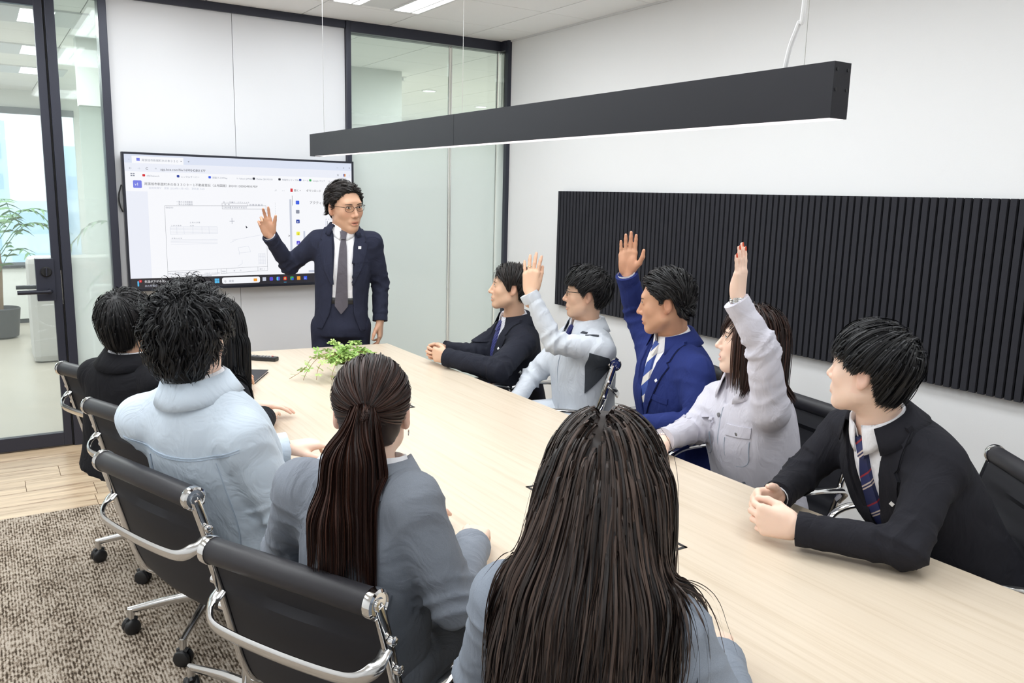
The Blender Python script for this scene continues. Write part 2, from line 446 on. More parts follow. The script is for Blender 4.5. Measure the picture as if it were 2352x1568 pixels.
pane('window_8', (-1.5, FYB-0.06, 0.55), (-0.10, FYB-0.05, 2.42), 'glass_clear')
pane('window_9', (0.10, FYB-0.06, 0.55), (1.1, FYB-0.05, 2.42), 'glass_clear')
struct('trim_14', MB().box((-1.5, FYB-0.14, 2.38), (1.1, FYB-0.1, 2.46)).box((-0.14, FYB-0.14, 0.5), (-0.09, FYB-0.1, 2.4)).box((-1.5, FYB-0.14, 0.50), (1.1, FYB-0.1, 0.56)), 'window_frame')
struct('wall_office_left', MB().box((-6.1, YF+0.06, 0), (-6, FYB, CEIL)), 'office_wall')
orr = MB().box((7.2, YF+0.06, 0), (7.3, FYB, 0.8)).box((7.2, YF+0.06, 2.3), (7.3, FYB, CEIL)).box((7.2, 7.4, 0.8), (7.3, FYB, 2.3))
struct('wall_office_right', orr, 'office_wall')
pane('window_10', (7.24, YF+0.06, 0.8), (7.25, 7.4, 2.3), 'glass_clear')
struct('wall_neighbour', MB().box((XR+0.12, 3.2, 0), (7.2, 3.3, CEIL)), 'office_wall')
struct('wall_neighbour_right', MB().box((7.2, 3.2, 0), (7.3, YF+0.06, CEIL)), 'office_wall')
struct('wall_neighbour_front', MB().box((XR+0.12, YF-0.04, 0), (3.56, YF+0.06, CEIL)), 'office_wall')
OFFICE_LAMPS = [(-0.30, 6.9, 0.45), (0.42, 6.7, 0.5), (-0.25, 8.4, 0.45), (0.50, 8.4, 0.45), (-0.25, 9.9, 0.45), (0.55, 9.9, 0.45), (-1.9, 7.6, 0.5), (-1.9, 9.9, 0.5)]
for i, (x, y, s) in enumerate(OFFICE_LAMPS):
    t = empty('office_lamp', (x, y, CEIL))
    MB().box((-0.30, -0.30, -0.012), (-0.10, 0.30, 0)).box((0.10, -0.30, -0.012), (0.30, 0.30, 0)).box((-0.1, -0.3, -0.01), (0.1, -0.26, 0)).box((-0.1, 0.26, -0.01), (0.1, 0.3, 0)).build('lamp_frame', 'fixture_white', t)
    MB().box((-0.099, -0.259, -0.008), (0.099, 0.259, -0.001)).build('lamp_diffuser', 'lamp_glow', t)
    tag(t, ['square office ceiling lamp nearest above the glass door', 'square office ceiling lamp showing bright in the top of the sidelight', 'second square office lamp back from the door, left of two', 'second square office lamp back from the door, right of two', 'farthest square office lamp behind the door, left of two', 'farthest square office lamp behind the door, right of two', 'square office lamp left of the door, nearer one', 'square office lamp left of the door, farther one'][i], 'ceiling lamp', 'office ceiling lamps')
    area('office_lamp_light', (x, y, CEIL-0.02), 0.3, 0.5, 16)
DOWN = [(4.32, 8.55), (4.62, 10.4), (5.6, 7.6), (4.2, 6.6), (5.6, 9.6)]
for i, (x, y) in enumerate(DOWN):
    t = empty('downlight', (x, y, CEIL))
    MB().lathe([(0.085, 0), (0.085, -0.006), (0.07, -0.008), (0.07, -0.001)], n=24).build('trim_ring', 'fixture_white', t, smooth=True)
    MB().lathe([(0.069, -0.0005), (0.069, -0.005)], n=24).build('lamp_disc', 'lamp_glow', t)
    tag(t, ['round downlight behind the frosted glass, upper right of the two bright ones', 'round downlight behind the frosted glass, lower and farther away', 'round downlight behind the glass close to the wall corner', 'round downlight behind the glass, hidden nearest the screen wall', 'round downlight farthest right behind the glass'][i], 'downlight', 'downlights behind the glass')
    area('downlight_light', (x, y, CEIL-0.02), 0.13, 0.13, 40)
sp = empty('sprinkler_head', (3.62, 7.75, CEIL))
MB().lathe([(0.04, 0), (0.04, -0.004), (0.012, -0.006), (0.010, -0.03), (0.028, -0.034), (0.028, -0.037)], n=16).build('sprinkler_body', 'fixture_white', sp, smooth=True)
tag(sp, 'small round sprinkler head on the ceiling behind the glass', 'sprinkler')

# office furniture seen through the door
def palm(name, loc, h, n, spread, seed, label):
    rnd = random.Random(seed); t = empty(name, loc)
    MB().lathe([(0.10, 0), (0.14, 0.02), (0.17, 0.30), (0.16, 0.31), (0.15, 0.27)], n=20).build('pot', 'pot_dark', t, smooth=True)
    MB().tube([(0, 0, 0.26), (0.02, 0.01, h*0.5), (0.0, 0, h*0.72)], 0.02, 8).build('stem', 'palm_trunk', t, smooth=True)
    for i in range(n):
        a = rnd.uniform(0, 6.28); z0 = h*rnd.uniform(0.35, 0.72); L_ = spread*rnd.uniform(0.7, 1.1)
        ax = Vector((math.cos(a), math.sin(a), 0)); sd = Vector((-math.sin(a), math.cos(a), 0))
        pts = bez([Vector((0, 0, z0)), Vector((0, 0, z0))+ax*L_*0.4+Vector((0, 0, L_*0.55)), Vector((0, 0, z0))+ax*L_*0.8+Vector((0, 0, L_*0.6)), Vector((0, 0, z0))+ax*L_*1.15+Vector((0, 0, L_*0.25))], 8)
        mb = MB()
        for k in range(8):   # pinnate leaflets on both sides of the rib
            p = pts[k+1]; tn = (pts[k+1]-pts[k]).normalized()
            for s in (-1, 1):
                q = p + sd*s*L_*0.26 + tn*L_*0.12 - Vector((0, 0, L_*0.10))
                w = tn*0.012
                mb.add([p-w, p+w, (p+q)/2+w*1.2+Vector((0, 0, 0.012)), q, (p+q)/2-w*1.2+Vector((0, 0, 0.012))], [(0, 1, 2, 4), (4, 2, 3)])
        mb.tube(pts, 0.004, 5)
        mb.build('frond', 'palm_leaf', t)
    tag(t, label, 'potted plant')
palm('potted_palm', (0.12, 9.75, 0), 1.5, 13, 0.55, 5, 'green potted palm by the far window, seen through the door glass')
palm('potted_palm', (1.02, 6.72, 0), 1.5, 14, 0.44, 9, 'potted palm behind the frosted sidelight')
palm('potted_palm', (-1.35, 9.7, 0), 1.3, 10, 0.5, 12, 'potted palm nearer the left picture edge behind the door')
so = empty('booth_sofa', (0.78, 8.45, 0))
MB().box((-0.45, 0.0, 0.0), (0.45, 0.6, 0.42)).build('seat', 'sofa_grey', so, bevel=0.04)
MB().box((-0.47, -0.25, 0.0), (0.47, 0.0, 0.93)).build('backrest', 'sofa_grey', so, bevel=0.06)
tag(so, 'pale grey high-backed sofa beyond the glass door', 'sofa')
cb = empty('low_cabinet', (-0.35, 10.9, 0))
MB().box((-0.9, -0.2, 0.05), (0.9, 0.2, 0.62)).build('body', 'office_wall', cb)
MB().box((-0.92, -0.22, 0.62), (0.92, 0.22, 0.65)).build('worktop', 'pot_dark', cb)
MB().box((-0.88, -0.18, 0.0), (0.88, 0.18, 0.05)).build('plinth', 'pot_dark', cb)
tag(cb, 'low pale cabinet with dark top under the far office window', 'cabinet')
# far city towers outside the windows
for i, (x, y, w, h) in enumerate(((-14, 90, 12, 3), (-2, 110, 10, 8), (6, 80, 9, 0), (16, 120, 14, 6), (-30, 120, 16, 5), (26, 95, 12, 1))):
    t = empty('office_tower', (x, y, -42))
    MB().box((-w/2, -4, 0), (w/2, 4, 42+h)).build('facade', 'hazed_tower', t)
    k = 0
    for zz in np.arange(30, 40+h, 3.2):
        MB().box((-w/2+0.5, -4.08, zz), (w/2-0.5, -3.98, zz+1.6)).build('window_band', 'hazed_tower_window', t)
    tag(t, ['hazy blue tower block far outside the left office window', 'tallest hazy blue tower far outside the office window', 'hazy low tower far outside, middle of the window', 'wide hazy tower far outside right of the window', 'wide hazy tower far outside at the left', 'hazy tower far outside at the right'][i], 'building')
# ================================================================ table
TH = 0.72
tb = empty('meeting_table', (1.33, 2.15, 0))
def T(p): return (p[0]-1.33, p[1]-2.15)
top_poly = [T(p) for p in ((0.775, 0.05), (1.882, 0.05), (1.882, 4.222), (0.775, 4.335))]
tp = MB().prism(top_poly, TH-0.03, TH-0.0012).build('table_top', 'table_edge', tb)
inset = [T(p) for p in ((0.7765, 0.0515), (1.8805, 0.0515), (1.8805, 4.2205), (0.7765, 4.3335))]
MB().prism(inset, TH-0.0012, TH).build('top_veneer', 'table_wood', tb)
for yy in (0.7, 3.55):
    for s in (-1, 1):
        MB().box((s*0.30-0.035, yy-2.15-0.035, 0.02), (s*0.30+0.035, yy-2.15+0.035, TH-0.03)).build('leg', 'beam_black', tb, bevel=0.004)
    MB().box((-0.42, yy-2.15-0.04, 0.0), (0.42, yy-2.15+0.04, 0.025)).build('foot_bar', 'beam_black', tb, bevel=0.004)
MB().box((-0.03, -1.4, TH-0.09), (0.03, 1.35, TH-0.03)).build('under_beam', 'beam_black', tb)
for (y0, y1) in ((2.88, 3.16), (1.365, 1.912)):
    h = MB(); x0, x1, w = 1.288-1.33, 1.402-1.33, 0.008; a, b = y0-2.15, y1-2.15
    h.box((x0, a, TH-0.001), (x0+w, b, TH+0.0015)).box((x1-w, a, TH-0.001), (x1, b, TH+0.0015)).box((x0, a, TH-0.001), (x1, a+w, TH+0.0015)).box((x0, b-w, TH-0.001), (x1, b, TH+0.0015))
    h.build('cable_hatch_frame', 'plastic_black', tb)
tag(tb, 'long pale wood meeting table in the middle of the room', 'table')

# ================================================================ chairs
def make_chair_meshes():
    D = {}
    HW = 0.205
    prof = bez([(0, -0.285, 0.83), (0, -0.258, 0.74), (0, -0.228, 0.63), (0, -0.203, 0.545), (0, -0.172, 0.49), (0, -0.115, 0.462), (0, -0.03, 0.452), (0, 0.10, 0.455), (0, 0.20, 0.462), (0, 0.235, 0.452)], 60)
    # sling with cross ribs (ribs stand proud on the sitting side); thick closed sheet
    nx = 10; mb = MB(); n = len(prof)
    acc = 0.0; ribs = []
    for i, p in enumerate(prof):
        if i: acc += (prof[i]-prof[i-1]).length
        ribs.append(acc)
    front = []; back = []
    for i, p in enumerate(prof):
        t = (prof[min(i+1, n-1)]-prof[max(i-1, 0)]).normalized(); nr = Vector((0, -t.z, t.y))
        if nr.y < 0 and i < n//2: nr = -nr
        if i >= n//2 and nr.z < 0: nr = -nr
        s = ribs[i]; amp = 0.0
        if s > 0.13: amp = 0.007*abs(math.sin(math.pi*(s-0.13)/0.048))**0.6
        else: amp = 0.007*min(1, s/0.03, (0.13-s)/0.02)
        for k in range(nx+1):
            x = -HW + 2*HW*k/nx
            sag = -0.018*(1-(x/HW)**2)*(1 if 0.08 < s < ribs[-1]-0.03 else 0.2)
            front.append(p + Vector((x, 0, 0)) + nr*(amp+0.004+sag)); back.append(p + Vector((x, 0, 0)) + nr*(sag-0.004))
    W = nx+1; vs = front+back; off = len(front); fs = []
    for i in range(n-1):
        for k in range(nx):
            a = i*W+k; fs.append((a, a+1, a+1+W, a+W)); fs.append((off+a, off+a+W, off+a+1+W, off+a+1))
        fs.append((i*W, (i+1)*W, off+(i+1)*W, off+i*W)); a = i*W+nx; fs.append((a, off+a, off+a+W, a+W))
    for k in range(nx):
        fs.append((k, off+k, off+k+1, k+1)); a = (n-1)*W+k; fs.append((a, a+1, off+a+1, off+a))
    mb.add(vs, fs); D['sling'] = mb.mesh('sling', 'chair_mesh', smooth=True)
    rail = [p + Vector((0, 0, 0)) for p in prof]
    D['side_rail'] = MB().tube(rail, 0.012, 10, up=(1, 0, 0), flat=(1.3, 0.7)).mesh('side_rail', 'chrome', smooth=True)
    D['back_roll'] = MB().lathe([(0.0, -HW-0.004), (0.024, -HW-0.004), (0.027, -HW+0.004), (0.027, HW-0.004), (0.024, HW+0.004), (0, HW+0.004)], n=20, axis='x').mesh('back_roll', 'chair_leather', smooth=True)
    D['roll_cap'] = MB().lathe([(0.0, -0.006), (0.029, -0.006), (0.030, 0.0), (0.029, 0.010), (0.024, 0.013), (0.022, 0.010), (0.014, 0.010), (0.012, 0.014), (0.006, 0.014), (0.005, 0.011), (0, 0.011)], n=20, axis='x').mesh('roll_cap', 'chrome', smooth=True)
    # chrome cross stretcher behind the back, its ends curve forward to the rails
    c = bez([(-0.216, -0.262, 0.735), (-0.214, -0.292, 0.712), (-0.185, -0.312, 0.692), (-0.12, -0.318, 0.685), (0, -0.320, 0.683), (0.12, -0.318, 0.685), (0.185, -0.312, 0.692), (0.214, -0.292, 0.712), (0.216, -0.262, 0.735)], 40)
    D['back_stretcher'] = MB().tube(c, 0.015, 10, flat=(1.0, 0.45), up=(0, 1, 0.25)).mesh('back_stretcher', 'chrome_satin', smooth=True)
    c = bez([(-0.216, -0.02, 0.447), (-0.20, -0.03, 0.428), (-0.1, -0.03, 0.418), (0.1, -0.03, 0.418), (0.20, -0.03, 0.428), (0.216, -0.02, 0.447)], 24)
    D['seat_stretcher'] = MB().tube(c, 0.016, 10, flat=(1.0, 0.6), up=(0, 0, 1)).mesh('seat_stretcher', 'chrome_satin', smooth=True)
    D['bolt'] = MB().lathe([(0, -0.004), (0.009, -0.004), (0.010, 0), (0.010, 0.007), (0.006, 0.010), (0, 0.010)], n=12, axis='x').mesh('bolt', 'chrome', smooth=True)
    # arm loop
    c = bez([(0.222, -0.205, 0.575), (0.252, -0.20, 0.612), (0.268, -0.14, 0.632), (0.270, 0.0, 0.640), (0.268, 0.10, 0.630), (0.262, 0.155, 0.590), (0.252, 0.140, 0.530), (0.236, 0.10, 0.480), (0.220, 0.07, 0.458)], 48)
    D['armrest'] = MB().tube(c, 0.013, 10, flat=(0.75, 1.25), up=(1, 0, 0)).mesh('armrest', 'chrome', smooth=True)
    c = [Vector((-p.x, p.y, p.z)) for p in c]
    D['armrest_m'] = MB().tube(c, 0.013, 10, flat=(0.75, 1.25), up=(1, 0, 0)).mesh('armrest', 'chrome', smooth=True)
    D['column'] = MB().lathe([(0.028, 0.085), (0.028, 0.20), (0.019, 0.21), (0.019, 0.40), (0.045, 0.405), (0.05, 0.43), (0.0, 0.43)], n=18).mesh('column', 'chrome_satin', smooth=True)
    leg = MB(); leg.tube(bez([(0.02, 0, 0.115), (0.12, 0, 0.112), (0.28, 0, 0.088)], 10), [0.022-0.010*i/10 for i in range(11)], 10, flat=(0.75, 1.0), up=(0, 0, 1))
    leg.tube([(0.272, 0, 0.095), (0.272, 0, 0.055)], 0.012, 10)
    D['base_leg'] = leg.mesh('base_leg', 'chrome_satin', smooth=True)
    cs = MB()
    for w0 in (-0.024, 0.002):
        cs.lathe([(0, w0), (0.019, w0), (0.026, w0+0.004), (0.0285, w0+0.010), (0.0285, w0+0.014), (0.026, w0+0.019), (0.018, w0+0.022), (0, w0+0.022)], (0, 0, 0.0285), 18, 'y')
    cs.tube([(0.0, 0, 0.03), (0.0, 0, 0.075)], 0.0075, 8); cs.tube([(-0.016, 0, 0.052), (0.0, 0, 0.060), (0.018, 0, 0.050)], 0.010, 8)
    D['caster'] = cs.mesh('caster', 'caster_plastic', smooth=True)
    D['lever'] = MB().tube(bez([(0.03, 0.02, 0.405), (0.12, 0.02, 0.40), (0.2, 0.02, 0.392), (0.245, 0.02, 0.392)], 8), 0.007, 8).mesh('lever', 'chrome', smooth=True)
    return D
CH = make_chair_meshes()
def chair(x, y, ang, label, base_rot=0.3, scale=1.0):
    """ang: heading of the sitter in degrees from +x"""
    t = empty('office_chair', (x, y, 0), math.radians(ang-90))
    t.scale = (scale,)*3
    link(CH['sling'], 'sling', t)
    for s in (-1, 1):
        link(CH['side_rail'], 'side_rail', t, (s*0.216, 0, 0))
        cp_ = link(CH['roll_cap'], 'roll_cap', t, (s*0.209, -0.287, 0.835))
        if s < 0: cp_.rotation_euler = (0, 0, math.pi)
        for (by, bz) in ((-0.263, 0.757), (-0.245, 0.69)):
            b = link(CH['bolt'], 'bolt', t, (s*0.229, by, bz))
            if s < 0: b.rotation_euler = (0, 0, math.pi)
    link(CH['back_roll'], 'back_roll', t, (0, -0.287, 0.835))
    link(CH['back_roll'], 'front_roll', t, (0, 0.238, 0.447)).scale = (1, 0.7, 0.7)
    link(CH['back_stretcher'], 'back_stretcher', t); link(CH['seat_stretcher'], 'seat_stretcher', t)
    link(CH['armrest'], 'armrest', t); link(CH['armrest_m'], 'armrest', t)
    link(CH['column'], 'column', t); link(CH['lever'], 'tilt_lever', t)
    for k in range(5):
        a = base_rot + k*2*math.pi/5
        lg = link(CH['base_leg'], 'base_leg', t, rot=(0, 0, a))
        link(CH['caster'], 'caster', lg, (0.272, 0, 0), (0, 0, 0.6+k))
    return tag(t, label, 'office chair', 'black and chrome office chairs')

# ================================================================ wall screen
tv = empty('wall_screen', (1.45, YF, 0))
TX, TZ0, TZ1 = 0.72, 0.925, 1.752
TYF = -0.075      # front plane
bz = MB(); w = 0.013
bz.box((-TX, TYF+0.004, TZ0), (TX, -0.03, TZ1))
bz.box((-TX, TYF-0.004, TZ0), (-TX+w, TYF+0.004, TZ1)).box((TX-w, TYF-0.004, TZ0), (TX, TYF+0.004, TZ1)).box((-TX+w, TYF-0.004, TZ0), (TX-w, TYF+0.004, TZ0+0.018)).box((-TX+w, TYF-0.004, TZ1-w), (TX-w, TYF+0.004, TZ1))
bz.build('bezel', 'tv_bezel', tv, bevel=0.0015)
MB().box((-0.3, -0.03, 1.15), (0.3, -0.004, 1.55)).build('wall_mount', 'plastic_black', tv)
def emat(name, rgb, s=1.0):
    c = srgb(*rgb); m = bpy.data.materials.new(name); m.use_nodes = True
    nt = m.node_tree; b = nt.nodes['Principled BSDF']
    b.inputs['Base Color'].default_value = (0.01, 0.01, 0.01, 1); b.inputs['Roughness'].default_value = 0.25
    b.inputs['Specular IOR Level'].default_value = 0.3
    b.inputs['Emission Color'].default_value = (*c, 1); b.inputs['Emission Strength'].default_value = s
    MATS[name] = m
ES = 0.80
for n, c in dict(scr_white=(250, 251, 255), scr_pale=(238, 241, 251), scr_tab=(222, 229, 246), scr_bar=(44, 42, 48), scr_text=(36, 38, 52), scr_grey=(140, 145, 160), scr_light=(200, 205, 220), scr_blue=(50, 90, 225), scr_v1=(120, 128, 230), scr_navy=(30, 60, 160), scr_red=(214, 40, 48), scr_yellow=(244, 240, 70), scr_purple=(92, 80, 210), scr_green=(60, 170, 90), scr_orange=(240, 160, 50), scr_cyan=(90, 190, 240), scr_black=(14, 14, 18), scr_line=(120, 122, 132)).items():
    emat(n, c, ES)
SX0, SX1, SZ0, SZ1 = -TX+w, TX-w, TZ0+0.018, TZ1-w
SW, SH = SX1-SX0, SZ1-SZ0
def SP(u, v): return SX0+SW*u, SZ1-SH*v      # u, v in 0..1 from top left
def srect(name, u0, v0, u1, v1, m, layer, par=None, rad=0.0):
    x0, z0 = SP(u0, v1); x1, z1 = SP(u1, v0); yy = TYF+0.0034-layer*0.0004
    if rad:
        pts = []
        for cx, cz, a0 in ((x1-rad, z1-rad, 0), (x0+rad, z1-rad, 90), (x0+rad, z0+rad, 180), (x1-rad, z0+rad, 270)):
            for k in range(5):
                a = math.radians(a0+k*22.5); pts.append((cx+rad*math.cos(a), yy, cz+rad*math.sin(a)))
        mb = MB().add(pts, [tuple(range(len(pts)-1, -1, -1))])
    else:
        mb = MB().add([(x0, yy, z0), (x1, yy, z0), (x1, yy, z1), (x0, yy, z1)], [(0, 1, 2, 3)])
    me = bpy.data.meshes.new(name); me.from_pydata(mb.v, [], mb.f); me.materials.append(MATS[m])
    return link(me, name, par or SCR)
def stext(body, u, v, size, m, layer=3, par=None):
    c = bpy.data.curves.new('screen_text', 'FONT'); c.body = body; c.size = size; c.resolution_u = 2
    o = bpy.data.objects.new('screen_text', c); COL.objects.link(o)
    bpy.context.view_layer.update()
    me = bpy.data.meshes.new_from_object(o.evaluated_get(bpy.context.evaluated_depsgraph_get()))
    bpy.data.objects.remove(o); bpy.data.curves.remove(c)
    me.materials.clear(); me.materials.append(MATS[m])
    x, z = SP(u, v)
    t = link(me, 'screen_text', par or SCR, (x, TYF+0.0034-layer*0.0004, z), (math.pi/2, 0, 0))
    return t
def slines(name, segs, m, wd=0.0008, layer=3, par=None):
    mb = MB(); yy = TYF+0.0034-layer*0.0004
    for (u0, v0, u1, v1) in segs:
        a = Vector(SP(u0, v0)); b = Vector(SP(u1, v1)); d = (b-a)
        if d.length < 1e-6: continue
        nn = Vector((-d.y, d.x)).normalized()*wd
        q = [a-nn, b-nn, b+nn, a+nn]; mb.add([(p.x, yy, p.y) for p in q], [(0, 1, 2, 3)])
    me = bpy.data.meshes.new(name); me.from_pydata(mb.v, [], mb.f); me.materials.append(MATS[m])
    return link(me, name, par or SCR)
SCR = None
xa, za = SP(0, 1); xb, zb = SP(1, 0)
SCR = MB().box((xa, TYF+0.0034, za), (xb, TYF+0.0044, zb)).build('display', 'scr_white', tv)
srect('tab_bar', 0, 0, 1, 0.062, 'scr_tab', 1); srect('browser_tab', 0.03, 0.012, 0.235, 0.064, 'scr_white', 2)
srect('address_bar', 0, 0.062, 1, 0.125, 'scr_pale', 1)
srect('margin', 0, 0.27, 0.085, 0.925, 'scr_pale', 1)
srect('tab_icon', 0.048, 0.026, 0.061, 0.046, 'scr_v1', 3)
stext('尾張旭市新居町木の本３３０', 0.068, 0.047, 0.016, 'scr_grey')
stext('×', 0.222, 0.047, 0.018, 'scr_text'); stext('+', 0.252, 0.048, 0.02, 'scr_text'); stext('v', 0.017, 0.042, 0.013, 'scr_grey')
stext('←', 0.016, 0.110, 0.020, 'scr_grey'); stext('→', 0.049, 0.110, 0.020, 'scr_light'); stext('C', 0.082, 0.110, 0.020, 'scr_text'); stext('=', 0.118, 0.108, 0.020, 'scr_grey')
stext('app.box.com/file/1699542801177', 0.140, 0.112, 0.0195, 'scr_text')
stext('—', 0.925, 0.045, 0.012, 'scr_text'); stext('o', 0.957, 0.045, 0.016, 'scr_text'); stext('×', 0.985, 0.047, 0.018, 'scr_text')
stext('☆', 0.925, 0.108, 0.018, 'scr_text'); stext(':', 0.988, 0.108, 0.02, 'scr_text')
for (u, m) in ((0.959, 'scr_navy'), (0.963, 'scr_orange')): srect('profile_picture', u, 0.088, u+0.007, 0.112, m, 3, rad=0.003)
slines('apps_icon', [(a, b, a+0.007, b) for a in (0.022, 0.031) for b in (0.142, 0.156)], 'scr_grey', 0.003)
BM = [(0.068, 'scr_red', '(4)Chatwork'), (0.205, 'scr_navy', 'レンタルサーバー'), (0.336, 'scr_blue', '調査さぶWMap'), (0.44, 'scr_grey', 'Y! Yahoo! JAPAN'), (0.528, 'scr_text', 'Mobile QR 092103'), (0.645, 'scr_text', '地盤安心マップPRO'), (0.742, 'scr_navy', 'ホーム'), (0.790, 'scr_green', 'Google マップ')]
for (u, m, tx) in BM:
    if m != 'scr_grey': srect('bookmark_icon', u, 0.142, u+0.011, 0.160, m, 3, rad=0.004)
    stext(tx, u+0.017, 0.160, 0.0135, 'scr_grey')
stext('»', 0.885, 0.160, 0.016, 'scr_grey'); srect('folder_icon', 0.918, 0.143, 0.930, 0.158, 'scr_grey', 3); stext('すべて', 0.937, 0.160, 0.0135, 'scr_grey')
srect('version_badge', 0.030, 0.190, 0.064, 0.246, 'scr_v1', 3, rad=0.006); stext('v1', 0.036, 0.228, 0.024, 'scr_white', 4)
stext('尾張旭市新居町木の本３３０９－１不動産登記（土地図面）2024111300024930.PDF', 0.074, 0.222, 0.0182, 'scr_text')
stext('宮崎幸輝▽　更新 (2024年11月14日)　更新者 CAD', 0.090, 0.250, 0.0145, 'scr_light')
stext('..ıl', 0.625, 0.245, 0.016, 'scr_grey'); stext('…', 0.660, 0.243, 0.02, 'scr_grey')
srect('pdf_icon', 0.700, 0.222, 0.711, 0.250, 'scr_red', 3); stext('開く ▾', 0.716, 0.245, 0.0175, 'scr_text'); stext('ダウンロード', 0.775, 0.245, 0.0175, 'scr_text'); stext('⊘', 0.862, 0.245, 0.018, 'scr_grey')
srect('share_button', 0.892, 0.212, 0.955, 0.262, 'scr_blue', 3, rad=0.005); stext('共有', 0.903, 0.246, 0.0205, 'scr_white', 4)
stext('アクティビティ', 0.790, 0.345, 0.0215, 'scr_text'); stext('タスク', 0.905, 0.345, 0.018, 'scr_text')
# document page
slines('drawing_border', [(0.150, 0.375, 0.585, 0.365), (0.150, 0.375, 0.150, 0.915), (0.585, 0.365, 0.585, 0.89), (0.150, 0.915, 0.36, 0.908), (0.375, 0.905, 0.585, 0.89), (0.150, 0.878, 0.585, 0.856), (0.180, 0.877, 0.180, 0.913), (0.36, 0.868, 0.36, 0.908), (0.375, 0.867, 0.375, 0.905), (0.40, 0.866, 0.40, 0.903), (0.540, 0.858, 0.540, 0.892), (0.39, 0.350, 0.39, 0.395), (0.39, 0.395, 0.585, 0.392), (0.39, 0.372, 0.50, 0.370), (0.50, 0.348, 0.50, 0.370), (0.39, 0.350, 0.50, 0.348), (0.425, 0.372, 0.425, 0.394)], 'scr_line', 0.0007)
stext('0502353', 0.154, 0.394, 0.0125, 'scr_grey')
for (u, v, tx, s) in ((0.198, 0.350, '一筆の土地測量図', 0.012), (0.198, 0.368, '－筆の土地測量図', 0.012), (0.40, 0.364, '地　番', 0.011), (0.51, 0.366, '地 積 測 量 図', 0.014), (0.395, 0.388, '土地の所在', 0.010), (0.432, 0.388, '尾 張 旭 市 新 居 町', 0.011), (0.395, 0.346, '図 ・ 一 覧 ■ 内 ： 三 不 ９ １ ４ 枚', 0.010), (0.25, 0.506, '土 地 の 求 積', 0.010), (0.172, 0.53, '三 斜 求 積 表　　　　　名 称', 0.010), (0.172, 0.628, '求 積 の 方 法', 0.010), (0.185, 0.893, '尾張旭市東大道町原田2525番地', 0.0085), (0.19, 0.905, '調査士　水 　野 　康 　■', 0.009), (0.152, 0.900, '作製者', 0.009), (0.30, 0.904, '（令和 3年 11月 10日作製）', 0.0085), (0.378, 0.893, '申請人', 0.009), (0.43, 0.89, '縮　　　尺', 0.010), (0.548, 0.882, '縮尺  1/', 0.010), (0.235, 0.924, '愛知県土地家屋調査士会業務用', 0.010)):
    stext(tx, u, v, s, 'scr_grey')
rnd = random.Random(4); segs = []
for v in np.arange(0.535, 0.60, 0.011): segs.append((0.168, v, 0.365, v-0.002))
for u in (0.168, 0.195, 0.225, 0.262, 0.300, 0.33, 0.365): segs.append((u, 0.533, u, 0.59))
for v in np.arange(0.635, 0.67, 0.011): segs.append((0.168, v, 0.365, v-0.002))
for v in np.arange(0.75, 0.84, 0.012): segs.append((0.545, v, 0.575, v))
for u in (0.545, 0.555, 0.565, 0.575): segs.append((u, 0.75, u, 0.84))
segs += [(0.43, 0.64, 0.56, 0.60), (0.42, 0.66, 0.445, 0.64), (0.455, 0.70, 0.50, 0.69), (0.455, 0.745, 0.51, 0.735), (0.46, 0.76, 0.455, 0.70), (0.51, 0.735, 0.50, 0.69), (0.47, 0.83, 0.45, 0.85), (0.47, 0.80, 0.47, 0.83)]
slines('drawing_lines', segs, 'scr_light', 0.0006)
slines('north_mark', [(0.42, 0.49, 0.442, 0.489), (0.431, 0.465, 0.431, 0.512)], 'scr_grey', 0.0012)
slines('dashed_line', [(0.628, 0.34+0.014*k, 0.628, 0.346+0.014*k) for k in range(8)], 'scr_grey', 0.0008)
mb = MB(); x, z = SP(0.49, 0.525)
me = bpy.data.meshes.new('mouse_pointer'); me.from_pydata([(x, TYF+0.0022, z), (x+0.004, TYF+0.0022, z-0.018), (x+0.014, TYF+0.0022, z-0.011)], [], [(0, 1, 2)]); me.materials.append(MATS['scr_text']); link(me, 'mouse_pointer', SCR)
# right side strip
srect('scroll_bar', 0.694, 0.31, 0.704, 0.885, 'scr_light', 2); slines('strip_edge', [(0.708, 0.28, 0.708, 0.36)], 'scr_text', 0.001)
for (v, m) in ((0.32, 'scr_blue'), (0.395, 'scr_grey'), (0.475, 'scr_navy'), (0.575, 'scr_yellow'), (0.652, 'scr_purple')):
    srect('side_icon', 0.724, v, 0.741, v+0.030, m, 3, rad=0.004)
stext('…', 0.727, 0.338, 0.014, 'scr_white', 4); stext('▲', 0.7275, 0.498, 0.012, 'scr_white', 4); stext('↓', 0.728, 0.600, 0.018, 'scr_text', 4); stext('人', 0.727, 0.676, 0.015, 'scr_white', 4)
stext('>', 0.684, 0.62, 0.026, 'scr_text'); stext('>', 0.735, 0.885, 0.018, 'scr_text')
srect('scroll_bar', 0.758, 0.57, 0.766, 0.80, 'scr_light', 2); srect('scroll_bar', 0.78, 0.898, 1, 0.915, 'scr_light', 2)
slines('upload_outline', [(0.868+0.012*k, 0.47, 0.874+0.012*k, 0.47) for k in range(5)] + [(0.868, 0.475+0.012*k, 0.868, 0.481+0.012*k) for k in range(6)] + [(0.926, 0.475+0.012*k, 0.926, 0.481+0.012*k) for k in range(6)], 'scr_navy', 0.0009)
slines('upload_bar', [(0.876, 0.485, 0.876, 0.55)], 'scr_grey', 0.002); stext('ふう', 0.892, 0.55, 0.014, 'scr_navy')
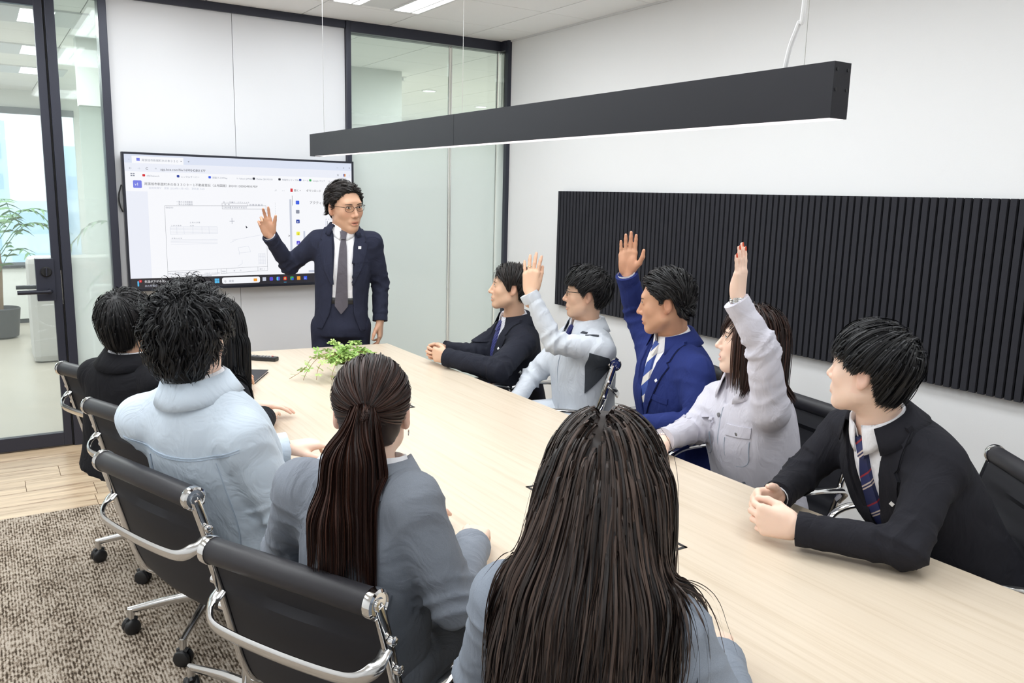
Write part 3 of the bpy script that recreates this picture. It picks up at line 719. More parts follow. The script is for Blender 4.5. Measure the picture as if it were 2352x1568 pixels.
# task bar
srect('task_bar', 0, 0.925, 1, 1.0, 'scr_bar', 2)
srect('weather_icon', 0.026, 0.945, 0.032, 0.985, 'scr_cyan', 4, rad=0.003); srect('alert_dot', 0.032, 0.936, 0.044, 0.956, 'scr_red', 5, rad=0.006); stext('1', 0.036, 0.952, 0.012, 'scr_white', 6)
stext('気温が下がる見込...', 0.054, 0.958, 0.0165, 'scr_white', 4); stext('次の月曜日', 0.054, 0.990, 0.0145, 'scr_light', 4)
for du in (0, 0.0105):
    for dv in (0, 0.019): srect('start_icon', 0.346+du, 0.944+dv, 0.3555+du, 0.961+dv, 'scr_cyan', 4)
srect('search_box', 0.378, 0.938, 0.548, 0.988, 'scr_white', 4, rad=0.012); stext('検索', 0.408, 0.975, 0.016, 'scr_grey', 5); stext('Q', 0.387, 0.974, 0.016, 'scr_text', 5)
srect('bag_icon', 0.519, 0.953, 0.535, 0.976, 'scr_orange', 5, rad=0.002)
for i, m in enumerate(('scr_light', 'scr_purple', 'scr_cyan', 'scr_red', 'scr_green', 'scr_orange', 'scr_blue')):
    u = 0.560+0.0325*i; srect('task_icon', u, 0.946, u+0.016, 0.976, m, 4, rad=0.006 if i in (1, 2, 3, 4) else 0.001)
srect('task_icon_core', 0.560+0.0325*3+0.004, 0.953, 0.560+0.0325*3+0.012, 0.969, 'scr_yellow', 5, rad=0.003); srect('task_icon_core', 0.560+0.0325*3+0.0055, 0.956, 0.560+0.0325*3+0.0105, 0.966, 'scr_blue', 6, rad=0.002)
srect('task_icon_core', 0.560+0.0325*2+0.008, 0.946, 0.560+0.0325*2+0.016, 0.976, 'scr_purple', 5, rad=0.004)
stext('W', 0.757, 0.970, 0.012, 'scr_white', 5); srect('task_icon_core', 0.560+0.0325*4+0.006, 0.958, 0.560+0.0325*4+0.016, 0.976, 'scr_blue', 5, rad=0.004)
srect('active_mark', 0.659, 0.990, 0.672, 0.994, 'scr_cyan', 4)
for i in range(5): srect('tray_icon', 0.87+0.02*i, 0.955, 0.878+0.02*i, 0.972, 'scr_light', 4)
stext('14:05', 0.962, 0.962, 0.011, 'scr_white', 4)
tag(tv, 'large black-edged wall screen showing a browser with a land survey drawing', 'screen')
c1 = MB().tube(bez([(0.728, YF-0.02, 1.56), (0.712, YF-0.02, 1.50), (0.715, YF-0.02, 1.44), (0.728, YF-0.02, 1.40)], 12), 0.004, 6)
c1.build('screen_cable', 'cable_black', smooth=True); tag(bpy.data.objects['screen_cable'], 'black cable loop beside the left edge of the screen', 'cable')
c2 = MB().tube(bez([(0.90, YF-0.035, 0.93), (0.95, YF-0.02, 0.86), (1.02, YF-0.008, 0.76), (1.05, YF-0.008, 0.4), (1.05, YF-0.01, 0.02)], 16), 0.005, 6).build('power_cable', 'cable_black', smooth=True)
tag(c2, 'black cable hanging below the screen to the floor', 'cable')

# ================================================================ hanging linear lamp
bl = empty('pendant_beam_lamp', (1.3235, 2.38, 1.709))
BY0, BY1 = 0.99-2.38, 3.772-2.38
for (a, b) in ((BY0, 2.4-2.38-0.0008), (2.4-2.38+0.0008, BY1)):
    MB().box((-0.0235, a, 0), (-0.0215, b, 0.098)).box((0.0215, a, 0), (0.0235, b, 0.098)).box((-0.0215, a, 0.094), (0.0215, b, 0.098)).build('housing', 'beam_black', bl)
MB().box((-0.0214, BY0+0.002, -0.0006), (0.0214, BY1-0.06, 0.006)).build('diffuser', 'beam_glow', bl)
MB().box((-0.0235, BY0-0.003, 0), (0.0235, BY0, 0.098)).build('end_plate', 'beam_black', bl)
MB().box((-0.0235, BY1, 0), (0.0235, BY1+0.003, 0.098)).build('end_plate', 'beam_black', bl)
for (sx, sz) in ((-0.015, 0.085), (0.015, 0.085), (-0.015, 0.05), (0.015, 0.05)):
    MB().lathe([(0, 0), (0.003, 0), (0.003, -0.0012), (0, -0.0012)], (sx, BY0-0.003, sz), 10, 'y').build('screw', 'plastic_black', bl)
for yy in (3.65, 2.386, 1.072):
    MB().tube([(0, yy-2.38, 0.098), (0, yy-2.38, CEIL-1.709)], 0.0008, 6).build('suspension_wire', 'silver', bl)
MB().tube(bez([(0, 1.117-2.38, 0.098), (0, 1.108-2.38, 0.14), (0, 1.092-2.38, 0.18), (0, 1.083-2.38, 0.22), (0, 1.08-2.38, 0.6), (0, 1.08-2.38, CEIL-1.709)], 24), 0.0045, 8).build('power_cord', 'cable_white', bl, smooth=True)
tag(bl, 'long dark grey linear pendant lamp hanging over the table', 'pendant lamp')

# ================================================================ slatted acoustic panel
sl = empty('acoustic_panel', (XR, 2.9, 0.0))
PY1, PY0 = 4.675-2.9, 1.085-2.9
MB().box((-0.024, PY0, 0.815), (-0.015, PY1, 1.588)).build('backing_felt', 'felt_back', sl)
for k in range(4):
    yy = PY0+0.3+k*1.0; MB().box((-0.015, yy-0.02, 0.84), (0.0, yy+0.02, 1.56)).build('wall_batten', 'felt_back', sl)
slat_me = MB().box((-0.016, -0.0122, 0.813), (0, 0.0122, 1.59)).mesh('slat', 'felt_black')
k = 0; yy = PY1-0.0125
while yy > PY0+0.01:
    link(slat_me, 'slat', sl, (-0.024, yy, 0)); yy -= 0.0355
tag(sl, 'long black slatted acoustic panel on the white right wall', 'wall panel')

# ================================================================ things on the table
rc = empty('remote_control', (1.122, 4.06, TH), math.radians(-43))
MB().box((-0.093, -0.022, 0.0), (0.093, 0.022, 0.020)).build('body', 'plastic_black', rc, bevel=0.005)
for i in range(9):
    for j in range(3):
        if i == 4: continue
        MB().box((-0.075+0.0165*i, -0.014+0.0105*j, 0.019), (-0.065+0.0165*i, -0.007+0.0105*j, 0.0225)).build('button', 'red_button' if (i, j) == (8, 2) else 'plastic_grey', rc)
tag(rc, 'black remote control lying near the far table edge', 'remote control')
nb = empty('notebook', (0.945, 3.70, TH), math.radians(-30))
MB().box((-0.085, -0.12, 0.0), (0.085, 0.12, 0.003)).box((-0.085, -0.12, 0.010), (0.085, 0.12, 0.013)).box((-0.085, -0.12, 0), (-0.080, 0.12, 0.013)).build('cover', 'leather_black', nb)
MB().box((-0.08, -0.116, 0.003), (0.082, 0.116, 0.010)).build('pages', 'phone_white', nb)
tag(nb, 'black notebook on the table beside the long-haired woman', 'notebook')
ph = empty('mobile_phone', (0.922, 3.72, TH+0.0135), math.radians(-38))
MB().box((-0.036, -0.072, 0.0), (0.036, 0.072, 0.008)).build('case', 'phone_white', ph, bevel=0.003)
MB().box((-0.033, -0.068, 0.008), (0.033, 0.068, 0.0086)).build('screen_glass', 'plastic_black', ph)
tag(ph, 'pale mobile phone lying on the black notebook', 'phone')

# potted clover-like trailing plant
pp = empty('potted_plant', (1.352, 3.52, TH))
pot = MB().lathe([(0.0, 0.008), (0.022, 0.009), (0.032, 0.016), (0.038, 0.032), (0.038, 0.048), (0.034, 0.064), (0.031, 0.064), (0.034, 0.048), (0.030, 0.056), (0, 0.056)], n=28).build('pot', 'white_ceramic', pp, smooth=True)
for a in (20, 140, 260):
    ca, sa = math.cos(math.radians(a)), math.sin(math.radians(a))
    MB().tube([(0.020*ca, 0.020*sa, 0.014), (0.026*ca, 0.026*sa, 0.0)], [0.006, 0.0035], 8).build('pot_foot', 'white_ceramic', pp, smooth=True)
MB().lathe([(0, 0.050), (0.031, 0.055), (0.025, 0.059), (0, 0.060)], n=20).build('soil', 'soil', pp)
mat('leaf_light', srgb(176, 206, 118), 0.5, noise=(60, 0.25)); mat('leaf_mid', srgb(146, 186, 92), 0.5, noise=(60, 0.25)); mat('vine', srgb(150, 116, 66), 0.7)
def clover_mesh(m):
    mb = MB()
    for k in range(5):
        a = 2*math.pi*k/5; c, s = math.cos(a), math.sin(a); pts = []
        for (r, w, z) in ((0.0, 0.0006, 0), (0.35, 0.16, 0.05), (0.7, 0.30, 0.06), (0.95, 0.22, 0.0), (1.0, 0.0, -0.03)):
            pts.append((r, w, z))
        L_ = [Vector((r*c-w*s, r*s+w*c, z)) for r, w, z in pts] + [Vector((r*c+w*s, r*s-w*c, z)) for r, w, z in pts]
        L_ += [Vector((r*c, r*s, z-0.05)) for r, w, z in pts]
        fs = []
        for i in range(4): fs += [(10+i, 10+i+1, i+1, i), (5+i, 5+i+1, 10+i+1, 10+i)]
        mb.add(L_, fs)
    return mb.mesh('leaf', m, smooth=True)
CLV = [clover_mesh('leaf_light'), clover_mesh('leaf_mid')]
rnd = random.Random(11)
vines = [  # trailing stems (local, metres)
    [(0, 0, .058), (-.04, .0, .11), (-.10, -.01, .095), (-.145, -.02, .05), (-.165, -.03, .012)],
    [(0, 0, .058), (-.03, -.01, .10), (-.08, -.03, .09), (-.115, -.05, .06), (-.13, -.07, .02)],
    [(0, 0, .058), (-.05, .02, .10), (-.11, .03, .085), (-.14, .03, .045), (-.20, .02, .01)],
    [(0, 0, .058), (-.02, -.03, .10), (-.05, -.07, .09), (-.075, -.09, .055), (-.085, -.10, .02)],
    [(0, 0, .058), (.04, .0, .10), (.09, -.01, .10), (.13, -.03, .07)],
    [(0, 0, .058), (.03, .02, .11), (.06, .04, .13), (.08, .05, .125)],
    [(0, 0, .058), (.02, -.03, .09), (.05, -.06, .07), (.055, -.07, .035)],
    [(0, 0, .058), (-.01, .02, .12), (-.03, .04, .14)],
    [(0, 0, .058), (.0, -.02, .12), (.0, -.04, .13)],
    [(0, 0, .058), (.05, .0, .10), (.10, .03, .09), (.15, .02, .05)]]
for vn in vines:
    pts = bez([Vector((p[0]*1.22, p[1]*1.22, p[2] if p[2] < 0.06 else p[2]*1.08)) for p in vn], 14)
    st = MB().tube(pts, 0.0011, 5).build('stem', 'vine', pp)
    for k in range(5, 15, 1 if len(vn) < 5 else 2):
        for q in range(1):
            off = Vector((rnd.uniform(-1, 1), rnd.uniform(-1, 1), rnd.uniform(0.1, 1)))*0.014
            lf = link(rnd.choice(CLV), 'leaf', pp, pts[k]+off, (rnd.uniform(-.7, .7), rnd.uniform(-.7, .7), rnd.uniform(0, 6)))
            s = rnd.uniform(0.017, 0.027) if k < 12 else rnd.uniform(0.013, 0.018); lf.scale = (s, s, s)
            lf.location.z = max(lf.location.z, 0.006)
for k in range(62):      # the dense crown above the pot
    a = rnd.uniform(0, 6.28); r = abs(rnd.gauss(0, 0.045)); z = 0.075+rnd.uniform(0, 0.055)*(1-r/0.12)
    lf = link(rnd.choice(CLV), 'leaf', pp, (r*math.cos(a)*1.35, r*math.sin(a), z), (rnd.uniform(-.8, .8), rnd.uniform(-.8, .8), rnd.uniform(0, 6)))
    s = rnd.uniform(0.018, 0.028); lf.scale = (s, s, s)
tag(pp, 'bright green trailing plant in a small white footed pot on the table', 'potted plant')
# ---------------------------------------------------------------- the chairs round the table
chair(0.585, 3.60, 24, 'black mesh chair of the black-suited short-haired person nearest the door')
chair(0.61, 2.91, 22, 'black mesh chair behind the long-haired woman, mostly hidden by the pale-blue jacket')
chair(0.575, 2.26, 20, 'black mesh chair carrying the curly-haired man in the pale-blue jacket', 0.75)
chair(0.70, 1.60, 28, 'black mesh chair of the ponytailed woman, nearest in front of the camera', 0.5)
chair(0.74, 0.86, 28, 'black mesh chair under the long-haired woman in grey, below the picture edge')
chair(2.09, 3.68, 155, 'chair of the man with clasped hands by the glass wall')
chair(2.165, 3.08, 150, 'chair of the bespectacled man in the pale grey work jacket')
chair(2.30, 2.43, 165, 'chair of the man in the bright navy suit with only an arm loop showing')
chair(2.20, 1.885, 171, 'chair with ribbed black backrest behind the woman in the lilac-grey jacket')
chair(2.137, 1.215, 143, 'chair at the right picture edge behind the man in black')
# ================================================================ distance-field modelling for people
A3 = lambda p: np.array(p, dtype=np.float32)
def nrm(v):
    v = np.asarray(v, dtype=np.float64); return v/max(np.linalg.norm(v), 1e-9)
class Field:
    def __init__(s, lo, hi, h):
        s.lo = np.array(lo, dtype=np.float64); s.h = h
        s.n = np.maximum(np.ceil((np.array(hi)-s.lo)/h).astype(int)+1, 4)
        s.d = np.full(s.n, 0.5, dtype=np.float32)
        s.ax = [(s.lo[i]+h*np.arange(s.n[i])).astype(np.float32) for i in range(3)]
    def _sl(s, lo, hi, m):
        a = np.clip(np.floor((np.array(lo)-m-s.lo)/s.h).astype(int), 0, s.n-1)
        b = np.clip(np.ceil((np.array(hi)+m-s.lo)/s.h).astype(int)+1, 1, s.n)
        return tuple(slice(x, y) for x, y in zip(a, b))
    def _xyz(s, sl):
        return s.ax[0][sl[0]][:, None, None], s.ax[1][sl[1]][None, :, None], s.ax[2][sl[2]][None, None, :]
    def op(s, fn, lo, hi, k=0.0, mode='u'):
        sl = s._sl(lo, hi, k+3*s.h)
        if any(x.stop <= x.start for x in sl): return s
        b = fn(*s._xyz(sl)); a = s.d[sl]
        if mode == 'u':
            if k > 0:
                h = np.clip(0.5+0.5*(a-b)/k, 0, 1); r = a+(b-a)*h-k*h*(1-h)
            else: r = np.minimum(a, b)
        elif mode == 's':
            b = -b
            if k > 0:
                h = np.clip(0.5-0.5*(a-b)/k, 0, 1); r = a+(b-a)*h+k*h*(1-h)
            else: r = np.maximum(a, b)
        s.d[sl] = r
        return s
    def cone(s, p, q, r0, r1, k=0.0, mode='u', sc=None):
        p = A3(p); q = A3(q); v = q-p; L2 = float(v@v)+1e-12; R = max(r0, r1)
        def fn(X, Y, Z):
            t = np.clip(((X-p[0])*v[0]+(Y-p[1])*v[1]+(Z-p[2])*v[2])/L2, 0, 1)
            dx = X-p[0]-t*v[0]; dy = Y-p[1]-t*v[1]; dz = Z-p[2]-t*v[2]
            return np.sqrt(dx*dx+dy*dy+dz*dz)-(r0+(r1-r0)*t)
        return s.op(fn, np.minimum(p, q)-R, np.maximum(p, q)+R, k, mode)
    def ell(s, c, r, k=0.0, M=None, mode='u'):
        c = A3(c); r = A3(r); R = float(r.max())
        def fn(X, Y, Z):
            x, y, z = X-c[0], Y-c[1], Z-c[2]
            if M is not None:
                x, y, z = (M[0][0]*x+M[0][1]*y+M[0][2]*z, M[1][0]*x+M[1][1]*y+M[1][2]*z, M[2][0]*x+M[2][1]*y+M[2][2]*z)
            x = x/r[0]; y = y/r[1]; z = z/r[2]
            k0 = np.sqrt(x*x+y*y+z*z)+1e-6; k1 = np.sqrt((x/r[0])**2+(y/r[1])**2+(z/r[2])**2)+1e-6
            return k0*(k0-1)/k1
        return s.op(fn, c-R, c+R, k, mode)
    def sample(s, P):
        P = np.asarray(P, dtype=np.float64); g = (P-s.lo)/s.h
        g = np.clip(g, 0, s.n-1.001); i = g.astype(int); f = (g-i).astype(np.float32); d = s.d; o = 0
        for a in (0, 1):
            for b in (0, 1):
                for c in (0, 1):
                    w = (f[..., 0] if a else 1-f[..., 0])*(f[..., 1] if b else 1-f[..., 1])*(f[..., 2] if c else 1-f[..., 2])
                    o = o+w*d[i[..., 0]+a, i[..., 1]+b, i[..., 2]+c]
        return o
    def grad(s, P):
        e = s.h*1.2; g = np.stack([s.sample(P+np.eye(3)[i]*e)-s.sample(P-np.eye(3)[i]*e) for i in range(3)], -1)
        return g/(np.linalg.norm(g, axis=-1, keepdims=True)+1e-9)
    def project(s, P, D, n=90, dist=0.36):
        """first surface hit from P along D (unit); misses keep the closest approach"""
        P = np.asarray(P, dtype=np.float64); D = np.asarray(D, dtype=np.float64)
        ts = np.linspace(0, dist, n); best = np.full(P.shape[:-1], 9.0); tb = np.full(P.shape[:-1], dist*0.5)
        hit = np.zeros(P.shape[:-1], bool); prev = s.sample(P); tp = 0.0
        for t in ts[1:]:
            cur = s.sample(P+D*t); new = (~hit) & (prev > 0) & (cur <= 0)
            tt = tp+(t-tp)*prev/(prev-cur+1e-9)
            tb = np.where(new, tt, tb); hit |= new
            m = (~hit) & (cur < best); best = np.where(m, cur, best); tb = np.where(m & (~hit), t, tb)
            prev = cur; tp = t
        return P+D*tb[..., None], hit
    def mesh(s):
        d = s.d; sg = d < 0; n = s.n
        c = np.zeros(n-1, np.int8)
        for a in (0, 1):
            for b in (0, 1):
                for e in (0, 1):
                    c += sg[a:n[0]-1+a, b:n[1]-1+b, e:n[2]-1+e]
        I = np.argwhere((c > 0) & (c < 8)); m = len(I)
        idx = np.full(n-1, -1, np.int64); idx[I[:, 0], I[:, 1], I[:, 2]] = np.arange(m)
        acc = np.zeros((m, 3)); cnt = np.zeros((m, 1))
        cor = [(a, b, e) for a in (0, 1) for b in (0, 1) for e in (0, 1)]
        V = {k: d[I[:, 0]+k[0], I[:, 1]+k[1], I[:, 2]+k[2]] for k in cor}
        for k in cor:
            for ax in range(3):
                if k[ax]: continue
                q = list(k); q[ax] = 1; q = tuple(q)
                a, b = V[k], V[q]; x = (a < 0) != (b < 0); t = np.where(x, a/(a-b+1e-12), 0)
                p = np.repeat(np.array(k, float)[None], m, 0); p[:, ax] = t
                acc += p*x[:, None]; cnt += x[:, None]
        verts = s.lo+(I+acc/np.maximum(cnt, 1))*s.h
        quads = []
        for ax in range(3):
            u, v = (ax+1) % 3, (ax+2) % 3
            s0 = [slice(None)]*3; s1 = [slice(None)]*3; s0[ax] = slice(0, n[ax]-1); s1[ax] = slice(1, n[ax])
            A = sg[tuple(s0)]; B = sg[tuple(s1)]
            E = np.argwhere(A != B); E = E[(E[:, u] > 0) & (E[:, v] > 0) & (E[:, u] < n[u]-1) & (E[:, v] < n[v]-1)]
            if not len(E): continue
            sgn = A[E[:, 0], E[:, 1], E[:, 2]]
            def cell(du, dv):
                q = E.copy(); q[:, u] += du; q[:, v] += dv; return idx[q[:, 0], q[:, 1], q[:, 2]]
            Q = np.stack([cell(-1, -1), cell(0, -1), cell(0, 0), cell(-1, 0)], 1)
            Q = np.where(sgn[:, None], Q, Q[:, ::-1]); quads.append(Q)
        return verts, np.concatenate(quads) if quads else np.zeros((0, 4), int)

def np_mesh(name, verts, faces, mats, smooth=True, tint=None, mi=None):
    """faces: (n,4) or (n,3) int array"""
    me = bpy.data.meshes.new(name); nv, nf = len(verts), len(faces); k = faces.shape[1]
    me.vertices.add(nv); me.vertices.foreach_set('co', np.asarray(verts, np.float32).ravel())
    me.loops.add(nf*k); me.loops.foreach_set('vertex_index', np.asarray(faces, np.int32).ravel())
    me.polygons.add(nf); me.polygons.foreach_set('loop_start', np.arange(0, nf*k, k, dtype=np.int32))
    if smooth: me.polygons.foreach_set('use_smooth', np.ones(nf, bool))
    for m in ([mats] if isinstance(mats, str) else mats): me.materials.append(MATS[m])
    if mi is not None: me.polygons.foreach_set('material_index', np.asarray(mi, np.int32))
    if tint is not None:
        a = me.color_attributes.new('tint', 'FLOAT_COLOR', 'POINT')
        a.data.foreach_set('color', np.concatenate([tint, np.ones((nv, 1))], 1).astype(np.float32).ravel())
    me.update(calc_edges=True); me.validate()
    return me
def merge(parts):
    vs, fs, o = [], [], 0
    for v, f in parts:
        vs.append(v); fs.append(f+o); o += len(v)
    return np.concatenate(vs), np.concatenate(fs)
def relax(v, f, it=1, lam=0.5):
    for _ in range(it):
        acc = np.zeros_like(v); cnt = np.zeros((len(v), 1))
        for a in range(4):
            for b in ((a+1) % 4,):
                np.add.at(acc, f[:, a], v[f[:, b]]); np.add.at(acc, f[:, b], v[f[:, a]])
                np.add.at(cnt, f[:, a], 1); np.add.at(cnt, f[:, b], 1)
        v = v*(1-lam)+lam*acc/np.maximum(cnt, 1)
    return v
_rng = np.random.RandomState(5)
_ND = _rng.normal(size=(9, 3)); _NP = _rng.uniform(0, 6.28, 9)
def wob(P, f, seed=0):
    """smooth pseudo noise in -1..1"""
    o = 0; W = P*f
    W = W+0.7*np.sin(W[:, [1, 2, 0]]*1.3+seed)
    for i in range(5):
        o = o+np.sin(W@_ND[(i+seed) % 9]+_NP[(i*2+seed) % 9]+seed*1.7)
    return o/3.2

# ---------------------------------------------------------------- materials for people
def skin_mat(name, rgb):
    m = bpy.data.materials.new(name); m.use_nodes = True
    nt = m.node_tree; b = nt.nodes['Principled BSDF']
    at = nt.nodes.new('ShaderNodeAttribute'); at.attribute_name = 'tint'
    mx = nt.nodes.new('ShaderNodeMix'); mx.data_type = 'RGBA'; mx.blend_type = 'MULTIPLY'; mx.inputs['Factor'].default_value = 1
    mx.inputs['A'].default_value = (*srgb(*rgb), 1); nt.links.new(at.outputs['Color'], mx.inputs['B'])
    nt.links.new(mx.outputs['Result'], b.inputs['Base Color'])
    b.inputs['Roughness'].default_value = 0.48; b.inputs['Specular IOR Level'].default_value = 0.35
    b.inputs['Subsurface Weight'].default_value = 0.12; b.inputs['Subsurface Radius'].default_value = (0.012, 0.005, 0.003)
    b.inputs['Subsurface Scale'].default_value = 0.6
    tc = nt.nodes.new('ShaderNodeTexCoord'); n = nt.nodes.new('ShaderNodeTexNoise'); n.inputs['Scale'].default_value = 320
    nt.links.new(tc.outputs['Object'], n.inputs['Vector'])
    bp = nt.nodes.new('ShaderNodeBump'); bp.inputs['Strength'].default_value = 0.12; bp.inputs['Distance'].default_value = 0.001
    nt.links.new(n.outputs['Fac'], bp.inputs['Height']); nt.links.new(bp.outputs[0], b.inputs['Normal'])
    MATS[name] = m
skin_mat('skin_tan', (208, 164, 136)); skin_mat('skin_fair', (238, 206, 186)); skin_mat('skin_warm', (224, 184, 156))
skin_mat('skin_deep', (204, 156, 126))
def cloth(name, rgb, rough=0.85, weave=900, amt=0.10, bstr=0.25, wrinkle=0.5):
    m = mat(name, srgb(*rgb), rough, spec=0.2, noise=(weave, amt, 2), bump=(weave, bstr, 0.0008))
    nt = m.node_tree; N = nt.nodes.new; L = nt.links.new      # soft creases of worn cloth
    tc = N('ShaderNodeTexCoord'); mp = N('ShaderNodeMapping'); mp.inputs['Rotation'].default_value = (0.5, 0.4, 0.9); mp.inputs['Scale'].default_value = (1.0, 2.2, 1.0)
    L(tc.outputs['Object'], mp.inputs[0]); n = N('ShaderNodeTexNoise'); n.inputs['Scale'].default_value = 7.0; n.inputs['Detail'].default_value = 3; n.inputs['Distortion'].default_value = 1.6
    L(mp.outputs[0], n.inputs['Vector']); bp = N('ShaderNodeBump'); bp.inputs['Strength'].default_value = wrinkle; bp.inputs['Distance'].default_value = 0.02
    old = [x for x in nt.nodes if x.type == 'BUMP' and x != bp][0]
    L(n.outputs['Fac'], bp.inputs['Height']); L(bp.outputs[0], old.inputs['Normal'])
cloth('suit_navy', (42, 45, 62)); cloth('suit_dark', (36, 38, 48)); cloth('suit_blue', (38, 50, 108)); cloth('suit_black', (34, 34, 40))
cloth('suit_jet', (26, 26, 30)); cloth('suit_grey', (132, 138, 148), weave=600, amt=0.16)
cloth('suit_greyblue', (138, 146, 158), weave=600, amt=0.16)
cloth('work_grey', (205, 210, 217), 0.75, amt=0.03); cloth('work_blue', (205, 217, 229), 0.8, amt=0.03); cloth('work_lilac', (205, 203, 213), 0.8, amt=0.03)
cloth('panel_dark', (66, 70, 76)); cloth('blouse_black', (30, 31, 36)); cloth('trouser_black', (30, 30, 34)); cloth('trouser_navy', (40, 42, 56))
cloth('shirt_white', (242, 242, 246), 0.7, amt=0.01, bstr=0.1)
mat('lip_dark', srgb(110, 58, 52), 0.5); mat('eye_white', srgb(232, 226, 220), 0.25); mat('iris', srgb(38, 24, 18), 0.15)
mat('lash', srgb(26, 20, 18), 0.6); mat('brow', srgb(52, 42, 36), 0.8); mat('teeth', srgb(240, 236, 228), 0.3)
mat('seam', srgb(160, 171, 186), 0.9); mat('lapel_shade_dark', srgb(22, 23, 30), 0.9); mat('seam_grey', srgb(108, 114, 124), 0.9)  # the dark one is painted shade along lapel edges, grey serves seams too
mat('button_metal', srgb(150, 150, 150), 0.3, metal=0.8); mat('button_dark', srgb(24, 24, 28), 0.4)
mat('shoe_black', srgb(24, 22, 22), 0.35); mat('glasses_dark', srgb(40, 34, 32), 0.3, metal=0.5); mat('glasses_gold', srgb(150, 140, 110), 0.3, metal=0.9)
mat('badge_white', srgb(245, 245, 245), 0.4); mat('belt_black', srgb(18, 18, 20), 0.4); mat('nail_red', srgb(206, 74, 40), 0.25)
mat('jewel', (0.85, 0.85, 0.84), 0.15, metal=1.0); mat('ring_gold', srgb(236, 216, 170), 0.2, metal=1.0)
def lens_mat():
    m = bpy.data.materials.new('lens'); m.use_nodes = True; nt = m.node_tree; N = nt.nodes.new; L = nt.links.new
    nt.nodes.remove(nt.nodes['Principled BSDF']); tr = N('ShaderNodeBsdfTransparent'); tr.inputs[0].default_value = (0.97, 0.96, 0.94, 1)
    gl = N('ShaderNodeBsdfGlossy'); gl.inputs['Roughness'].default_value = 0.03; mx = N('ShaderNodeMixShader'); mx.inputs[0].default_value = 0.07
    L(tr.outputs[0], mx.inputs[1]); L(gl.outputs[0], mx.inputs[2]); L(mx.outputs[0], nt.nodes['Material Output'].inputs[0]); MATS['lens'] = m
lens_mat()
def hair_mat(name, rgb, rgb2, rough=0.46):
    m = bpy.data.materials.new(name); m.use_nodes = True
    nt = m.node_tree; b = nt.nodes['Principled BSDF']
    at = nt.nodes.new('ShaderNodeAttribute'); at.attribute_name = 'tint'
    mx = nt.nodes.new('ShaderNodeMix'); mx.data_type = 'RGBA'
    mx.inputs['A'].default_value = (*srgb(*rgb), 1); mx.inputs['B'].default_value = (*srgb(*rgb2), 1)
    nt.links.new(at.outputs['Fac'], mx.inputs['Factor']); nt.links.new(mx.outputs['Result'], b.inputs['Base Color'])
    b.inputs['Roughness'].default_value = rough; b.inputs['Specular IOR Level'].default_value = 0.34
    MATS[name] = m
hair_mat('hair_black', (13, 12, 14), (32, 30, 31)); hair_mat('hair_soft', (20, 17, 16), (46, 37, 33)); hair_mat('hair_brown', (26, 16, 14), (72, 44, 34))
hair_mat('hair_jet', (10, 10, 12), (25, 25, 29)); hair_mat('hair_long', (26, 22, 22), (82, 66, 58))
def stripe_mat(name, base, cols, scale, rot):
    m = bpy.data.materials.new(name); m.use_nodes = True
    nt = m.node_tree; b = nt.nodes['Principled BSDF']; N = nt.nodes.new; L = nt.links.new
    tc = N('ShaderNodeTexCoord'); mp = N('ShaderNodeMapping'); mp.inputs['Rotation'].default_value = rot
    L(tc.outputs['Object'], mp.inputs[0]); sp = N('ShaderNodeSeparateXYZ'); L(mp.outputs[0], sp.inputs[0])
    ml = N('ShaderNodeMath'); ml.operation = 'MULTIPLY'; ml.inputs[1].default_value = scale; L(sp.outputs['Z'], ml.inputs[0])
    fr = N('ShaderNodeMath'); fr.operation = 'FRACT'; L(ml.outputs[0], fr.inputs[0])
    rp = N('ShaderNodeValToRGB'); rp.color_ramp.interpolation = 'CONSTANT'; e = rp.color_ramp.elements
    e[0].position = 0; e[0].color = (*srgb(*base), 1); e[1].position = cols[0][0]; e[1].color = (*srgb(*cols[0][1]), 1)
    for p, c in cols[1:]: e.new(p).color = (*srgb(*c), 1)
    L(fr.outputs[0], rp.inputs[0]); L(rp.outputs[0], b.inputs['Base Color']); b.inputs['Roughness'].default_value = 0.55
    MATS[name] = m
cloth('tie_grey', (92, 88, 96), 0.6); stripe_mat('tie_plaid', (34, 42, 84), [(0.30, (206, 190, 180)), (0.35, (36, 42, 84)), (0.40, (206, 190, 180)), (0.45, (44, 52, 100)), (0.70, (150, 40, 52)), (0.76, (34, 42, 84))], 15, (0.9, 0.5, 0))
stripe_mat('tie_blue_stripe', (48, 74, 150), [(0.42, (226, 222, 216)), (0.82, (48, 74, 150))], 18, (0.7, 0.4, 0))
stripe_mat('tie_navy_dot', (44, 48, 104), [(0.75, (120, 128, 190)), (0.85, (44, 48, 104))], 90, (0.7, 0.4, 0)); cloth('tie_navy', (38, 44, 96), 0.6)
stripe_mat('shirt_stripe', (240, 240, 246), [(0.7, (190, 196, 214)), (0.95, (240, 240, 246))], 120, (0.9, 0.2, 0))

